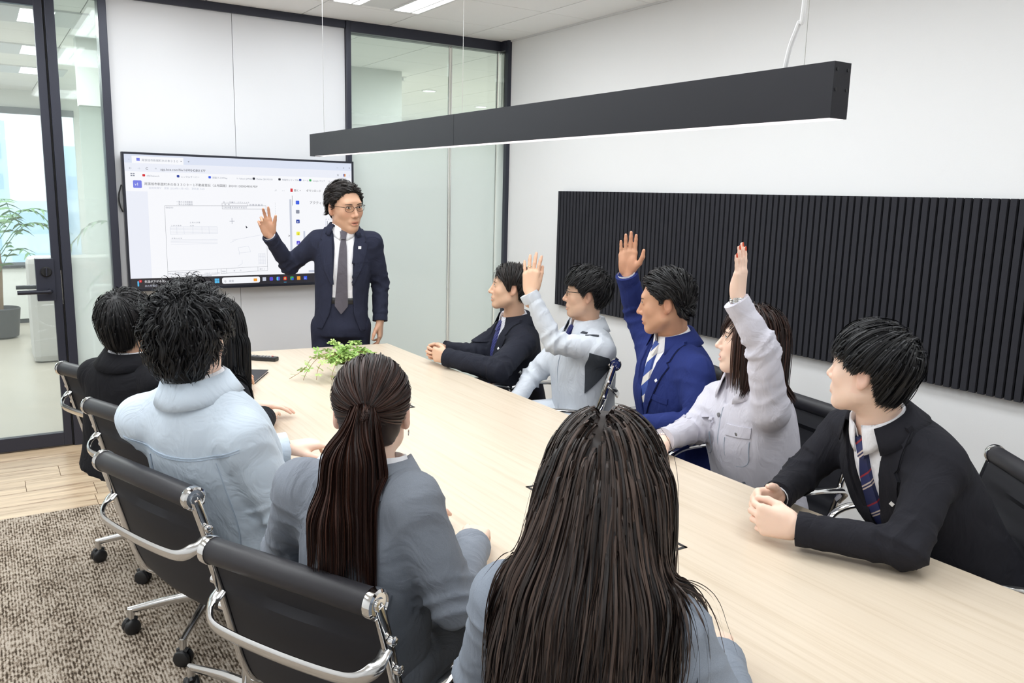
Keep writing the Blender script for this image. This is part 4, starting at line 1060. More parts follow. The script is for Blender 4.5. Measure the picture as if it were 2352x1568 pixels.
# ---------------------------------------------------------------- head
def head_field(h, neck_local, female=False, jaw=1.0, mouth=0.0, smile=0.0, rn=0.052):
    F = Field((-0.11, -0.14, -0.26), (0.11, 0.145, 0.14), h)
    F.ell((0, -0.014, 0.032), (0.076, 0.094, 0.086))
    F.ell((0, 0.020, -0.020), (0.068, 0.070, 0.085), 0.03)
    F.ell((0, 0.034, -0.055), (0.056*jaw, 0.052, 0.062), 0.03)
    for s in (-1, 1):
        F.cone((s*0.050*jaw, 0.010, -0.066), (s*0.014, 0.066, -0.105), 0.018, 0.015, 0.03)
        F.ell((s*0.040, 0.056, -0.022), (0.026, 0.024, 0.026), 0.02)
    F.ell((0, 0.072, -0.104), (0.020, 0.017, 0.016), 0.02)
    F.cone((-0.034, 0.076, 0.026), (0.034, 0.076, 0.026), 0.012, 0.012, 0.025)
    for s in (-1, 1):
        F.ell((s*0.032, 0.098, 0.004), (0.020, 0.014, 0.011), 0.014, mode='s')
        F.ell((s*0.032, 0.078, 0.006), (0.0165, 0.0125, 0.0125), 0.005)
    F.cone((0, 0.086, 0.012), (0, 0.108, -0.030), 0.007, 0.0095, 0.012)
    F.ell((0, 0.108, -0.034), (0.010, 0.009, 0.009), 0.008)
    for s in (-1, 1):
        F.ell((s*0.0125, 0.096, -0.038), (0.008, 0.010, 0.008), 0.006)
        F.ell((s*0.006, 0.103, -0.045), (0.0038, 0.005, 0.004), 0.003, mode='s')
    F.ell((0, 0.084, -0.066), (0.030, 0.014, 0.018), 0.012)
    F.cone((-0.020, 0.084, -0.0675), (0.020, 0.084, -0.0675), 0.0065, 0.0065, 0.006); F.ell((0, 0.094, -0.0665), (0.013, 0.007, 0.0055), 0.005)
    F.ell((0, 0.092, -0.0785-mouth), (0.018, 0.0085, 0.0068), 0.006)
    F.ell((0, 0.097, -0.0725-mouth*0.5), (0.021, 0.010, 0.0018+mouth*0.55), 0.002, mode='s')
    for s in (-1, 1):
        a = math.radians(14)*1; c_, s_ = math.cos(a), math.sin(a)
        M = [[c_, -s*s_, 0], [s*s_, c_, 0], [0, 0, 1]]
        F.ell((s*0.079, -0.016, -0.008), (0.009, 0.018, 0.030), 0.006, M)
        F.ell((s*0.076, -0.010, -0.032), (0.008, 0.010, 0.012), 0.006)
        F.ell((s*0.089, -0.012, -0.004), (0.007, 0.011, 0.020), 0.004, M, mode='s')
    nl = np.array(neck_local, float); top = np.array((0, -0.028, -0.05)); d = nrm(nl-top)
    F.cone(top, nl+d*0.03, rn, rn+0.006, 0.028)
    F.cone(nl+d*0.0, nl+d*0.06, rn+0.003, rn+0.008, 0.02)
    return F
def face_tint(v):
    x, y, z = np.abs(v[:, 0]), v[:, 1], v[:, 2]; t = np.ones((len(v), 3))
    lip = np.exp(-((x/0.021)**4))*np.exp(-(((z+0.0725)/0.0105)**4))*(y > 0.082)
    t *= 1-lip[:, None]*np.array((0.16, 0.42, 0.40))
    ck = np.exp(-(((x-0.042)/0.022)**2+((z+0.03)/0.022)**2))*(y > 0.02)
    t *= 1-ck[:, None]*np.array((0.0, 0.09, 0.09))
    er = np.exp(-(((x-0.083)/0.012)**2))*(np.abs(y+0.014) < 0.03)*(np.abs(z+0.01) < 0.045)
    t *= 1-er[:, None]*np.array((0.02, 0.13, 0.13))
    ns = np.exp(-((x/0.014)**2+((z+0.036)/0.014)**2))*(y > 0.09)
    t *= 1-ns[:, None]*np.array((0.0, 0.08, 0.08))
    soc = np.exp(-(((x-0.032)/0.018)**2+((z-0.004)/0.012)**2))*(y > 0.05)
    t *= 1-soc[:, None]*np.array((0.08, 0.13, 0.14))
    return t
# ---------------------------------------------------------------- hand (x thumb side, y fingers, z out of the palm)
def rotx(a):
    c, s = math.cos(a), math.sin(a); return np.array([[1, 0, 0], [0, c, -s], [0, s, c]])
def hand_mesh(h, curl, spread=0.06, thumb=(0.7, 0.3, 0.2), slim=1.0, forearm=0.10, nails=None):
    """curl: per finger (mcp, pip, dip) radians, index first; thumb: (out, oppose, bend)"""
    F = Field((-0.12, -0.14, -0.07), (0.13, 0.21, 0.13), h); s_ = slim
    bx = (0.029, 0.0098, -0.0095, -0.0275); by = (0.092, 0.096, 0.091, 0.081); ln = (0.072, 0.080, 0.074, 0.058); rr = (0.0086, 0.0088, 0.0083, 0.0072)
    F.cone((0.004, -0.01, 0), (0.0, -forearm, 0), 0.025*s_, 0.027*s_)
    tips = []
    for i in range(4):
        F.cone((bx[i]*0.62*s_, 0.012, 0.0), (bx[i]*s_, by[i]-0.006, 0.0), 0.0145*s_, 0.0118*s_, 0.014)
    F.ell((0.022*s_, 0.038, 0.009), (0.017*s_, 0.034, 0.014), 0.012); F.ell((-0.022*s_, 0.036, 0.008), (0.013*s_, 0.032, 0.012), 0.012)
    for i in range(4):
        c = curl[i]; p = np.array((bx[i]*s_, by[i]-0.004, 0.0)); sp = spread*(1.5-i)/1.5*0.9
        a = 0.0
        for j, fr in enumerate((0.46, 0.30, 0.24)):
            a += c[j]; L = ln[i]*fr
            d = np.array((math.sin(sp)*math.cos(a), math.cos(sp)*math.cos(a), math.sin(a)))
            r0 = rr[i]*s_*(1.0, 0.93, 0.86)[j]; r1 = rr[i]*s_*(0.95, 0.87, 0.72)[j]
            q = p+d*L; F.cone(p, q, r0, r1, 0.0035 if j else 0.006); 
            if j == 2: tips.append((p, q, d, np.array((0, -math.sin(a), math.cos(a))), r1))
            p = q
    o, op, bd = thumb
    p = np.array((0.026*s_, 0.022, 0.006)); ang = o
    for j, (L, r0, r1) in enumerate(((0.036, 0.0140, 0.0115), (0.032, 0.0108, 0.0095), (0.027, 0.0094, 0.0070))):
        a2 = ang-bd*j
        d = nrm((math.sin(a2)*math.cos(op), math.cos(a2), math.sin(a2)*math.sin(op)+0.12*math.sin(op)))
        q = p+d*L; F.cone(p, q, r0*s_, r1*s_, 0.010 if j == 0 else 0.004); p = q
    v, f = F.mesh()
    return relax(v, f, 1, 0.35), f, tips
def place_hand(v, f, W, dirv, palm, side):
    d = nrm(dirv); n = np.asarray(palm, float); n = nrm(n-d*(n@d)); th = np.cross(d, n)*(1 if side == 'R' else -1)
    B = np.stack([th, d, n], 1); P = v@B.T+np.asarray(W)
    return (P, f if side == 'R' else f[:, ::-1]), B
OPEN = [(0.05, 0.06, 0.05)]*4
RELAX = [(0.25, 0.35, 0.2), (0.35, 0.45, 0.25), (0.42, 0.5, 0.3), (0.5, 0.55, 0.3)]
FIST = [(0.9, 1.2, 0.6)]*4
# ---------------------------------------------------------------- patches laid on a surface
def patch(name, F, P, D, off, mats, parent, rim=0.006, smooth=True, org=None):
    """P: (m,n,3) start points, D: direction of projection"""
    H, hit = F.project(P, D); N = -np.asarray(D)[None, None]*np.ones_like(H)
    G = F.grad(H); N = np.where(hit[..., None], G*0.7+N*0.3, N); N /= np.linalg.norm(N, axis=-1, keepdims=True)
    T = H+N*off; m, n = T.shape[:2]
    ring = [(0, j) for j in range(n)]+[(i, n-1) for i in range(1, m)]+[(m-1, j) for j in range(n-2, -1, -1)]+[(i, 0) for i in range(m-2, 0, -1)]
    V = list(T.reshape(-1, 3)); f = [(i*n+j, i*n+j+1, (i+1)*n+j+1, (i+1)*n+j) for i in range(m-1) for j in range(n-1)]
    b = len(V)
    for (i, j) in ring: V.append(H[i, j]-N[i, j]*rim)
    L = len(ring)
    for k in range(L):
        a, c = ring[k], ring[(k+1) % L]; f.append((a[0]*n+a[1], b+k, b+(k+1) % L, c[0]*n+c[1]))
    V = np.array(V); f = np.array(f)
    # orient outward
    q = f[0]; nn = np.cross(V[q[1]]-V[q[0]], V[q[3]]-V[q[0]])
    if nn@N[0, 0] < 0: f = f[:, ::-1]
    me = np_mesh(name, V, f, mats, smooth); me.set_sharp_from_angle(angle=math.radians(50)) if smooth else None
    return link(me, name, parent)
def quadgrid(c00, c10, c11, c01, m, n):
    """bilinear grid of 2-D points"""
    u = np.linspace(0, 1, m)[:, None, None]; v = np.linspace(0, 1, n)[None, :, None]
    c = [np.array(x, float) for x in (c00, c10, c11, c01)]
    return (1-u)*(1-v)*c[0]+u*(1-v)*c[1]+u*v*c[2]+(1-u)*v*c[3]
def band(name, centre, axis, fwd, phis, prof, mats, parent, fshape=None, thick=0.0):
    """a collar: profile of (radius, height) swept round an axis; phi 0 = front"""
    ax = nrm(axis); f = nrm(np.asarray(fwd, float)-ax*(ax@np.asarray(fwd))); r = np.cross(f, ax)
    V = []; n = len(prof)
    for ph in phis:
        for j, (R, z) in enumerate(prof):
            if fshape: R, z = fshape(ph, j, R, z)
            V.append(np.asarray(centre)+(f*math.cos(ph)*1.0+r*math.sin(ph)*0.96)*R+ax*z)
    m = len(phis); F = [(i*n+j, i*n+j+1, (i+1)*n+j+1, (i+1)*n+j) for i in range(m-1) for j in range(n-1)]
    me = np_mesh(name, np.array(V), np.array(F), mats, True)
    o = link(me, name, parent)
    md = o.modifiers.new('thickness', 'SOLIDIFY'); md.thickness = 0.0025; md.offset = 0
    return o
# ---------------------------------------------------------------- hair
CRC = np.array((0, -0.014, 0.032)); CRR = np.array((0.076, 0.094, 0.086))
def ell_dist(P, grow):
    q = (P-CRC)/(CRR+grow[..., None] if np.ndim(grow) else CRR+grow); return np.linalg.norm(q, axis=-1)
def grow_hair(n, steps, ds, mask, flow, gravity, lift, seed, down, width=0.003, curl=0.0, cfreq=60, collide=None, jitter=0.15, stiff=0.75, drop=0.0, trim=None, stick=0.0, clumps=260, clump=0.5):
    """strands in head space; returns ribbons (verts, faces, tint)"""
    R = np.random.RandomState(seed); d = R.normal(size=(n*6, 3)); d /= np.linalg.norm(d, axis=1, keepdims=True)
    P = CRC+d*(CRR+0.002); P = P[mask(P)][:n]; n = len(P)
    lf = np.abs(R.normal(size=n))*lift*0.55+lift*0.25; lf = np.minimum(lf, lift*1.5)
    L = R.uniform(0.75, 1.1, n); N = (P-CRC)/(CRR**2); N /= np.linalg.norm(N, axis=1, keepdims=True)
    K = max(2, min(clumps, n//4)); cen = P[R.choice(n, K, replace=False)]; cid = ((P[:, None]-cen[None])**2).sum(-1).argmin(1)
    D = flow(P, N, R); D = D+R.normal(size=(K, 3))[cid]*jitter*1.3+R.normal(size=D.shape)*jitter*0.4; D -= N*np.sum(D*N, 1, keepdims=True); D /= np.linalg.norm(D, axis=1, keepdims=True)+1e-9
    D = D+N*0.35; D /= np.linalg.norm(D, axis=1, keepdims=True)
    pts = [P.copy()]; nor = [N.copy()]; dn = np.asarray(down, float); ph = R.uniform(0, 6.28, K)[cid]+R.normal(size=n)*0.35
    for k in range(steps):
        FL = flow(P, N, None) if drop == 0 else D
        D = D*stiff+FL*(1-stiff)*0.8+dn*gravity
        D /= np.linalg.norm(D, axis=1, keepdims=True)+1e-9
        P = P+D*(ds*L)[:, None]
        e = ell_dist(P, lf); ins = e < 1
        q = (P-CRC); P = np.where(ins[:, None], CRC+q/e[:, None], P)
        if stick: P = np.where(((~ins) & (P[:, 2] > -0.025))[:, None], CRC+(P-CRC)/e[:, None]*(1+(e-1)*(1-stick))[:, None], P)
        N = q/(CRR**2); N /= np.linalg.norm(N, axis=1, keepdims=True)
        vn = np.sum(D*N, 1, keepdims=True); D = np.where(ins[:, None] & (vn < 0), D-N*vn, D)
        if collide is not None: P, D = collide(P, D, lf)
        if curl:
            side = np.cross(D, N); w = np.sin(k*ds*cfreq+ph)[:, None]; w2 = np.cos(k*ds*cfreq+ph)[:, None]
            ca = curl*((0.15+1.6*(k/steps)**1.5) if drop else 1.0); pts.append(P+side*w*ca+N*np.maximum(w2, -0.3)*ca)
        else: pts.append(P.copy())
        nor.append(N.copy())
    X = np.stack(pts, 1); N = np.stack(nor, 1); S = X.shape[1]
    if clump:                 # strands gather into locks towards their tips
        cnt = np.bincount(cid, minlength=K)[:, None, None]+1e-9; M_ = np.zeros((K, S, 3)); np.add.at(M_, cid, X); M_ /= cnt
        X = X+(M_[cid]-X)*(clump*np.linspace(0, 1, S)**1.5*R.uniform(0.5, 1.1, n)[:, None])[..., None]
    if trim is not None:      # the haircut: strands end where they would pass the trimmed line
        bad = X[..., 2] < np.interp(X[..., 1], trim[0], trim[1])+(R.uniform(-0.006, 0.006, n)*trim[2])[:, None]
        bad = np.cumsum(bad, 1) > 0; first = np.where(bad.any(1), bad.argmax(1), S)
        ok = first > 2; X, N, first, lf = X[ok], N[ok], first[ok], lf[ok]; n = len(X)
        k = np.minimum(np.arange(S)[None], first[:, None]-1); 
        fr = np.linspace(0, 1, S)[None]*(first[:, None]-1)      # re-spread the points over the kept length
        i0 = np.floor(fr).astype(int); i1 = np.minimum(i0+1, S-1); w_ = (fr-i0)[..., None]; ii = np.arange(n)[:, None]
        X = X[ii, i0]*(1-w_)+X[ii, i1]*w_; N = N[ii, i0]
    T = np.gradient(X, axis=1); side = np.cross(T, N+R.normal(size=(n, 1, 3))*0.35); side /= np.linalg.norm(side, axis=-1, keepdims=True)+1e-9
    wd = width*R.uniform(0.5, 1.2, (n, 1, 1))*np.minimum(1, (1.06-np.linspace(0, 1, S))*2.2)[None, :, None]
    V = np.stack([X-side*wd, X+side*wd], 2).reshape(-1, 3)
    b = (np.arange(n)*S*2)[:, None]+(np.arange(S-1)*2)[None]; b = b.reshape(-1)
    F = np.stack([b, b+1, b+3, b+2], 1); tint = np.repeat(np.clip(0.6*R.uniform(0, 1, n)**1.6+0.4*R.uniform(0, 1, 4000)[:n] if n <= 4000 else R.uniform(0, 1, n)**1.6, 0, 1), S*2)
    return V, F, tint, X
def hair_cap(h, grow, cuts):
    """solid hair volume under the strands"""
    F = Field((-0.13, -0.15, -0.15), (0.13, 0.14, 0.17), h)
    F.ell(CRC, CRR+grow)
    cuts(F)
    return F
# ================================================================ a person from joints
def zone_z(y):
    return np.interp(y, [-0.12, -0.052, -0.040, -0.030, 0.0, 0.006, 0.018, 0.03, 0.05, 0.07, 0.1], [-0.075, -0.07, -0.02, 0.022, 0.022, 0.0, 0.004, 0.03, 0.054, 0.080, 0.086])
def hair_mask(P): return P[:, 2] > zone_z(P[:, 1])-0.004
def cap_cut(F, shift=0.0, k=0.008, low=0.0):
    F.ell((0, -0.048, -0.030-low*0.6), (0.066, 0.052, 0.060+low*0.5), 0.02)
    F.op(lambda X, Y, Z: ((Z-(zone_z(Y)+np.where(Y > 0.02, shift, 0.0)-np.where(Y < -0.045, low, 0.0)))*0.75+0*X).astype(np.float32), (-0.2, -0.2, -0.2), (0.2, 0.2, 0.2), k, 's')
WH = np.array((0.008, -0.058, 0.105))
def fl_whorl(fwd=0.0, out=1.0):
    def f(P, N, R):
        d = (P-WH)*out*8+np.array((0, fwd, 0)); d = d-N*np.sum(d*N, 1, keepdims=True); return d/(np.linalg.norm(d, axis=1, keepdims=True)+1e-9)
    return f
def fl_part(xp, back=0.5, latd=1.0, fwd=0.0):
    def f(P, N, R):
        s = np.where(P[:, 0] > xp, 1.0, -1.0); d = np.stack([s*latd, np.full(len(P), fwd-back), np.where(P[:, 2] < 0.06, -0.8, 0.0)], 1)
        d = d-N*np.sum(d*N, 1, keepdims=True); return d/(np.linalg.norm(d, axis=1, keepdims=True)+1e-9)
    return f
def fl_long(xp, back=0.35):
    def f(P, N, R):
        s = np.where(P[:, 0] > xp, 1.0, -1.0); t = np.clip((P[:, 2]-0.055)/0.06, 0, 1); sd = np.clip((P[:, 1]+0.05)/0.06, 0.12, 1)
        d = np.stack([s*t*(0.35+0.65*sd), -back*t-0.1, -0.25-(1-t)], 1)
        d = d-N*np.sum(d*N, 1, keepdims=True); return d/(np.linalg.norm(d, axis=1, keepdims=True)+1e-9)
    return f
def fl_to(T):
    def f(P, N, R):
        d = np.asarray(T)-P; d = d-N*np.sum(d*N, 1, keepdims=True); return d/(np.linalg.norm(d, axis=1, keepdims=True)+1e-9)
    return f
def tip_fade(X, keep): pass

def torso_fn(pel, r, f, u, L, ts, a, b, cy, ex=2.4):
    ts = np.array(ts); tf = np.linspace(ts[0], ts[-1], 40)
    def sm(v): # smooth interpolation of the stations
        v = np.interp(tf, ts, v); return np.convolve(np.pad(v, 2, 'edge'), np.ones(5)/5, 'valid')
    a_, b_, c_ = sm(a), sm(b), sm(cy)
    def fn(X, Y, Z):
        x, y, z = X-pel[0], Y-pel[1], Z-pel[2]
        lx = r[0]*x+r[1]*y+r[2]*z; ly = f[0]*x+f[1]*y+f[2]*z; t = (u[0]*x+u[1]*y+u[2]*z)/L
        A = np.interp(t, tf, a_).astype(np.float32); B = np.interp(t, tf, b_).astype(np.float32); C = np.interp(t, tf, c_).astype(np.float32)
        q = (np.abs(lx/A)**ex+np.abs((ly-C)/B)**ex)**(1/ex)
        d = (q-1)*np.minimum(A, B)
        return np.maximum(d, np.maximum(t-ts[-1], ts[0]-t)*L).astype(np.float32)
    return fn

def person(label, S):
    rx, ry = S['pelvis'][0], S['pelvis'][1]; base = np.array((rx, ry, 0.0))
    J = {k: np.array(S[k], float)-base for k in ('pelvis', 'neck', 'head', 'shL', 'shR', 'elL', 'elR', 'wrL', 'wrR')}
    root = empty('person', (rx, ry, 0)); fem = S.get('female', False); kind = S['top']; h = S.get('h', 0.008)
    pel, neck = J['pelvis'], J['neck']; u = nrm(neck-pel); L = np.linalg.norm(neck-pel)
    r0 = J['shR']-J['shL']; r = nrm(r0-u*(u@r0)); f = np.cross(u, r); swid = np.linalg.norm(r0)/2
    bulk = S.get('bulk', 1.0); ag = 0.86 if fem else 1.0
    s = (swid+0.024)
    bodyA = [s*0.95*bulk, s*0.88*bulk, s*0.94*bulk, s*0.90, s*0.56, 0.080, 0.062]
    bodyB = [0.135*bulk, 0.122*bulk, 0.128*bulk, 0.112*bulk, 0.090, 0.074, 0.060]
    tsS = [S.get('hem', -0.03), 0.22, 0.60, 0.82, 0.935, 0.985, 1.012]; cy = [0.0, 0.005, 0.012, 0.0, -0.006, -0.008, -0.004]
    skin = S['skin']
    pts = np.array(list(J.values())); lo, hi = pts.min(0)-0.17, pts.max(0)+0.17; hi[2] = max(J['shL'][2], J['shR'][2], J['elL'][2], J['elR'][2], J['wrL'][2], J['wrR'][2], neck[2])+0.12
    lo[2] = min(lo[2], pel[2]+S.get('hem', -0.03)*L-0.03)
    # ---------------- upper garment
    F = Field(lo, hi, h)
    fn = torso_fn(pel, r, f, u, L, tsS, bodyA, bodyB, cy); F.op(fn, lo, hi)
    ra = S.get('arm', (0.059*ag, 0.050*ag, 0.040*ag))
    for sd, sg in (('L', -1), ('R', 1)):
        sh, el, wr = J['sh'+sd], J['el'+sd], J['wr'+sd]
        F.cone(neck-u*0.035+r*sg*0.05, sh-u*0.002, 0.042*ag, ra[0]*0.92, 0.05)
        F.cone(sh, el, ra[0], ra[1], 0.035); F.cone(el, wr, ra[1]*0.98, ra[2], 0.02)
        d = nrm(wr-el)
        F.cone(wr+d*(ra[2]*1.2-0.004), wr+d*0.12, ra[2]*1.2, ra[2]*1.6, mode='s')
    vz = S.get('vneck', 0.0)           # depth of the front opening below the neck
    if vz:
        vw = S.get('vwid', 0.064)
        def wedge(X, Y, Z):
            x, y, z = X-neck[0], Y-neck[1], Z-neck[2]
            lx = r[0]*x+r[1]*y+r[2]*z; ly = f[0]*x+f[1]*y+f[2]*z; lz = u[0]*x+u[1]*y+u[2]*z
            hw = vw*np.clip(1+lz/vz, 0, 1.5); return np.maximum(np.abs(lx)-hw, -ly-0.01+0*lx)*0.8
        F.op(wedge, neck-0.3, neck+0.3, 0.004, 's')
    if S.get('openfront'):            # unbuttoned coat: skirts part below the waist
        of = S['openfront']
        def wedge2(X, Y, Z):
            x, y, z = X-neck[0], Y-neck[1], Z-neck[2]
            lx = r[0]*x+r[1]*y+r[2]*z; ly = f[0]*x+f[1]*y+f[2]*z; lz = u[0]*x+u[1]*y+u[2]*z
            hw = np.interp(-lz, of[0], of[1]); return np.maximum(np.abs(lx+0.004)-hw, -ly+0.01+0*lx)*0.8
        F.op(wedge2, lo, hi, 0.004, 's')
    v, fq = F.mesh(); v = relax(v, fq, 1, 0.3)
    G = F.grad(v); disp = np.zeros(len(v)); fa = S.get('fold', 1.0)
    tors = np.clip(((v-pel)@u)/L, -0.3, 1)
    disp += 0.0035*fa*wob(v, 13, 2)*np.exp(-((tors-0.25)/0.4)**2)
    for sd in 'LR':
        sh, el, wr = J['sh'+sd], J['el'+sd], J['wr'+sd]
        for (p, q, c, am, wd, fr) in ((sh, el, 0.95, 0.0042, 0.26, 120), (el, wr, 0.08, 0.0042, 0.28, 126), (el, wr, 0.8, 0.0018, 0.3, 105), (sh, el, 0.15, 0.0022, 0.26, 100)):
            ax = q-p; l2 = ax@ax; t = ((v-p)@ax)/l2; rad = np.linalg.norm(v-p-np.clip(t, 0, 1)[:, None]*ax, axis=1)
            w = np.exp(-((t-c)/wd)**2)*(rad < 0.085)*(t > -0.15)*(t < 1.15)
            ph = ((v-p)@nrm(ax))*fr+2.6*wob(v, 16, 3)+3.4*(((v-p)@nrm(np.cross(ax, u+0.3*r)))*14)
            disp += w*am*fa*(1-2.0*np.abs(np.sin(ph*0.5))**0.7)
    v = v+G*disp[:, None]
    jac = link(np_mesh(S.get('top_name', 'jacket'), v, fq, S['top_mat']), S.get('top_name', 'jacket'), root)
    for sd in 'LR':          # neat sleeve hems
        el, wr = J['el'+sd], J['wr'+sd]; d = nrm(wr-el); hm0 = ra[2]
        link(MB().tube([tuple(wr-d*0.030), tuple(wr-d*0.012), tuple(wr+d*0.010), tuple(wr+d*0.011), tuple(wr-d*0.02)], [hm0+0.0005, hm0+0.003, hm0+0.003, hm0-0.001, hm0-0.003], 20, caps=False).mesh('sleeve_hem', S['top_mat'], smooth=True), 'sleeve_hem', jac)
    if S.get('top_label'): jac['label'] = S['top_label']
    # ---------------- shirt under it
    if vz or S.get('shirt'):
        F2 = Field(lo, hi, 0.010)
        g = 0.93
        F2.op(torso_fn(pel, r, f, u, L, [tsS[0]+0.05]+tsS[1:], [x*g-0.004 for x in bodyA], [x*g-0.005 for x in bodyB], cy), lo, hi)
        if S.get('shirt_low'):
            F2.op(torso_fn(pel, r, f, u, L, tsS, [x*0.86 for x in bodyA], [x*0.86 for x in bodyB], cy), lo, hi)
        for sd, sg in (('L', -1), ('R', 1)):
            F2.cone(neck-u*0.035+r*sg*0.05, J['sh'+sd], 0.034, 0.04, 0.04)
        FS = Field(lo, hi, 0.010); FS.d = F2.d.copy()
        if S.get('stand'): F2.op(lambda X, Y, Z: (Z-(S['waist_z']-0.012)+0*X+0*Y).astype(np.float32), lo, hi, 0.002, 's')
        v2, f2 = F2.mesh()
        shirt = link(np_mesh('shirt', relax(v2, f2, 1, 0.4), f2, S.get('shirt_mat', 'shirt_white')), 'shirt', root)
        for sd in 'LR':     # shirt cuffs peeping out of the sleeves
            if S.get('cuff'+sd):
                el, wr = J['el'+sd], J['wr'+sd]; d = nrm(wr-el); a = nrm(np.cross(d, u+0.1*r)); rr = ra[2]-0.008
                link(MB().tube([tuple(wr-d*0.03), tuple(wr+d*0.018)], rr, 16, caps=False).mesh('cuff', 'shirt_white', smooth=True), 'cuff', shirt)
    # torso coordinates
    def TP(x, z, y=0.26): return neck+np.asarray(x)[..., None]*r+np.asarray(z)[..., None]*u+y*f
    def tpatch(name, Fd, c, m, n, off, mt, par, y=0.26, D=None, rim=0.006):
        g = quadgrid(*c, m, n); return patch(name, Fd, TP(g[..., 0], g[..., 1], y), -f if D is None else D, off, mt, par, rim)
    nax = nrm(nrm(J['head']-neck)+u*0.6)
    if S.get('collar'):
        cm = S.get('collar_mat', 'shirt_white'); par = shirt if (vz or S.get('shirt')) else jac
        def fs(ph, j, R, z):
            a = abs(ph)
            if j >= 3 and a < 0.95: z -= 0.036*(1-a/0.95); R += 0.004*(1-a/0.95)
            return R, z
        g0 = S.get('collar_gap', 0.20); phs = np.linspace(g0, 2*math.pi-g0, 40); phs = np.where(phs > math.pi, phs-2*math.pi, phs)
        band('collar', neck-u*0.012+f*0.004, nax, f, phs, [(0.067, -0.02), (0.0635, 0.02), (0.064, 0.040), (0.068, 0.041), (0.079, 0.006), (0.082, -0.012)], cm, par, fs)
    if kind == 'suit':
        zl = vz; w = S.get('vwid', 0.064)
        for sg in (-1, 1):
            ss = np.linspace(0, 1, 22); lp = S.get('lap', (w, 0.002, zl)); xin = sg*(lp[0]*(1-ss)+lp[1]*ss); z = 0.018-ss*(lp[2]+0.02)
            wid = np.interp(ss, [0, 0.10, 0.24, 0.28, 0.32, 0.7, 1.0], [0.040, 0.050, 0.060, 0.050, 0.075, 0.052, 0.012]); xo = xin+sg*wid; zo = z+np.interp(ss, [0, .25, .3, 1], [-0.012, 0.0, 0.012, 0.0])
            tt = np.linspace(0, 1, 6); GX = xin[:, None]*(1-tt)+xo[:, None]*tt; GZ = z[:, None]*(1-tt)+zo[:, None]*tt
            patch('lapel', F, TP(GX, GZ), -f, 0.0065, S['top_mat'], jac, 0.008)
            if S.get('lapel_shade', True):      # shade at the lapel's free edge, painted as a thin dark strip
                ev = np.array([-0.0012, 0.0012]); patch('lapel_shade', F, TP(xo[1:, None]+sg*(0.0012+ev[None]), zo[1:, None]+0*ev[None]), -f, 0.0022, S.get('lapel_shade_mat', 'lapel_shade_dark'), jac, 0.002)
        phs = np.linspace(0.75, 2*math.pi-0.75, 36); phs = np.where(phs > math.pi, phs-2*math.pi, phs)
        band('jacket_collar', neck-u*0.016, nax*0.6+u*0.4, f, phs, [(0.078, -0.02), (0.074, 0.02), (0.0755, 0.040), (0.082, 0.041), (0.099, 0.004), (0.112, -0.024)], S['top_mat'], jac, lambda ph, j, R, z: (R+0.010*math.sin(ph)**2*max(0, j-3)/2, z+(0.018*math.sin(ph)**2*(j-2)/3 if j >= 3 else 0)))
        if vz and S.get('button', True):
            for bz_ in (vz+0.012,):
                P, hit = F.project(TP(np.array([0.0]), np.array([-bz_])), -f); 
                link(MB().lathe([(0, -0.003), (0.008, -0.003), (0.008, 0.003), (0, 0.003)], n=12, M=Vector(f).to_track_quat('Z', 'Y').to_matrix()).mesh('button', 'button_dark'), 'button', jac, P[0]+f*0.002)
        if S.get('pocket'):
            x0, z0 = S['pocket']; tpatch('breast_pocket', F, ((x0-0.05, z0), (x0+0.05, z0+0.008), (x0+0.05, z0-0.012), (x0-0.05, z0-0.022)), 6, 3, 0.003, S['top_mat'], jac)
    if kind == 'work':
        g0 = S.get('work_gap', 0.45); phs = np.linspace(g0, 2*math.pi-g0, 40); phs = np.where(phs > math.pi, phs-2*math.pi, phs)
        def fs3(ph, j, R, z):
            a = abs(ph)
            if j >= 3 and a < 1.2: z -= 0.030*(1-a/1.2); R += 0.006*(1-a/1.2)
            if j >= 3: z += 0.010*math.sin(ph)**2*(j-2)/3; R += 0.006*math.sin(ph)**2*(j-3)/2
            return R, z
        band('jacket_collar', neck-u*0.020, nax*0.5+u*0.5, f, phs, [(0.080, -0.03), (0.076, 0.02), (0.077, 0.044), (0.084, 0.046), (0.100, 0.008), (0.110, -0.018)], S['top_mat'], jac, fs3)
    if S.get('badge'):
        x0, z0 = S['badge']; q = 0.0075
        tpatch('badge', F, ((x0-q, z0), (x0, z0+q), (x0+q, z0), (x0, z0-q)) if S.get('badge_diamond', True) else ((x0-q, z0-q), (x0-q, z0+q), (x0+q, z0+q), (x0+q, z0-q)), 3, 3, 0.0085, 'badge_white', jac)
    if S.get('tie'):
        tm = S['tie']; tl = S.get('tie_len', 0.34); x0 = 0.0
        tie = tpatch('tie', FS, ((x0-0.014, -0.045), (x0+0.014, -0.045), (x0+0.036, -tl), (x0-0.036, -tl)), 2, 14, 0.009, tm, root) if False else None
        g = np.zeros((5, 20, 2)); zz = np.linspace(-0.052, -tl, 20); hw = np.interp(-zz, [0.05, 0.10, tl-0.045, tl], [0.012, 0.020, 0.036, 0.002] if S.get('tie_tip') else [0.012, 0.020, 0.036, 0.037])
        for i, q in enumerate(np.linspace(-1, 1, 5)): g[i, :, 0] = q*hw; g[i, :, 1] = zz
        tie = patch('tie', FS, TP(g[..., 0], g[..., 1]), -f, 0.010, tm, root, 0.004)
        g = quadgrid((-0.021, -0.008), (0.021, -0.008), (0.011, -0.056), (-0.011, -0.056), 5, 6)
        patch('tie_knot', FS, TP(g[..., 0], g[..., 1]), -f, 0.017, tm, tie, 0.012)
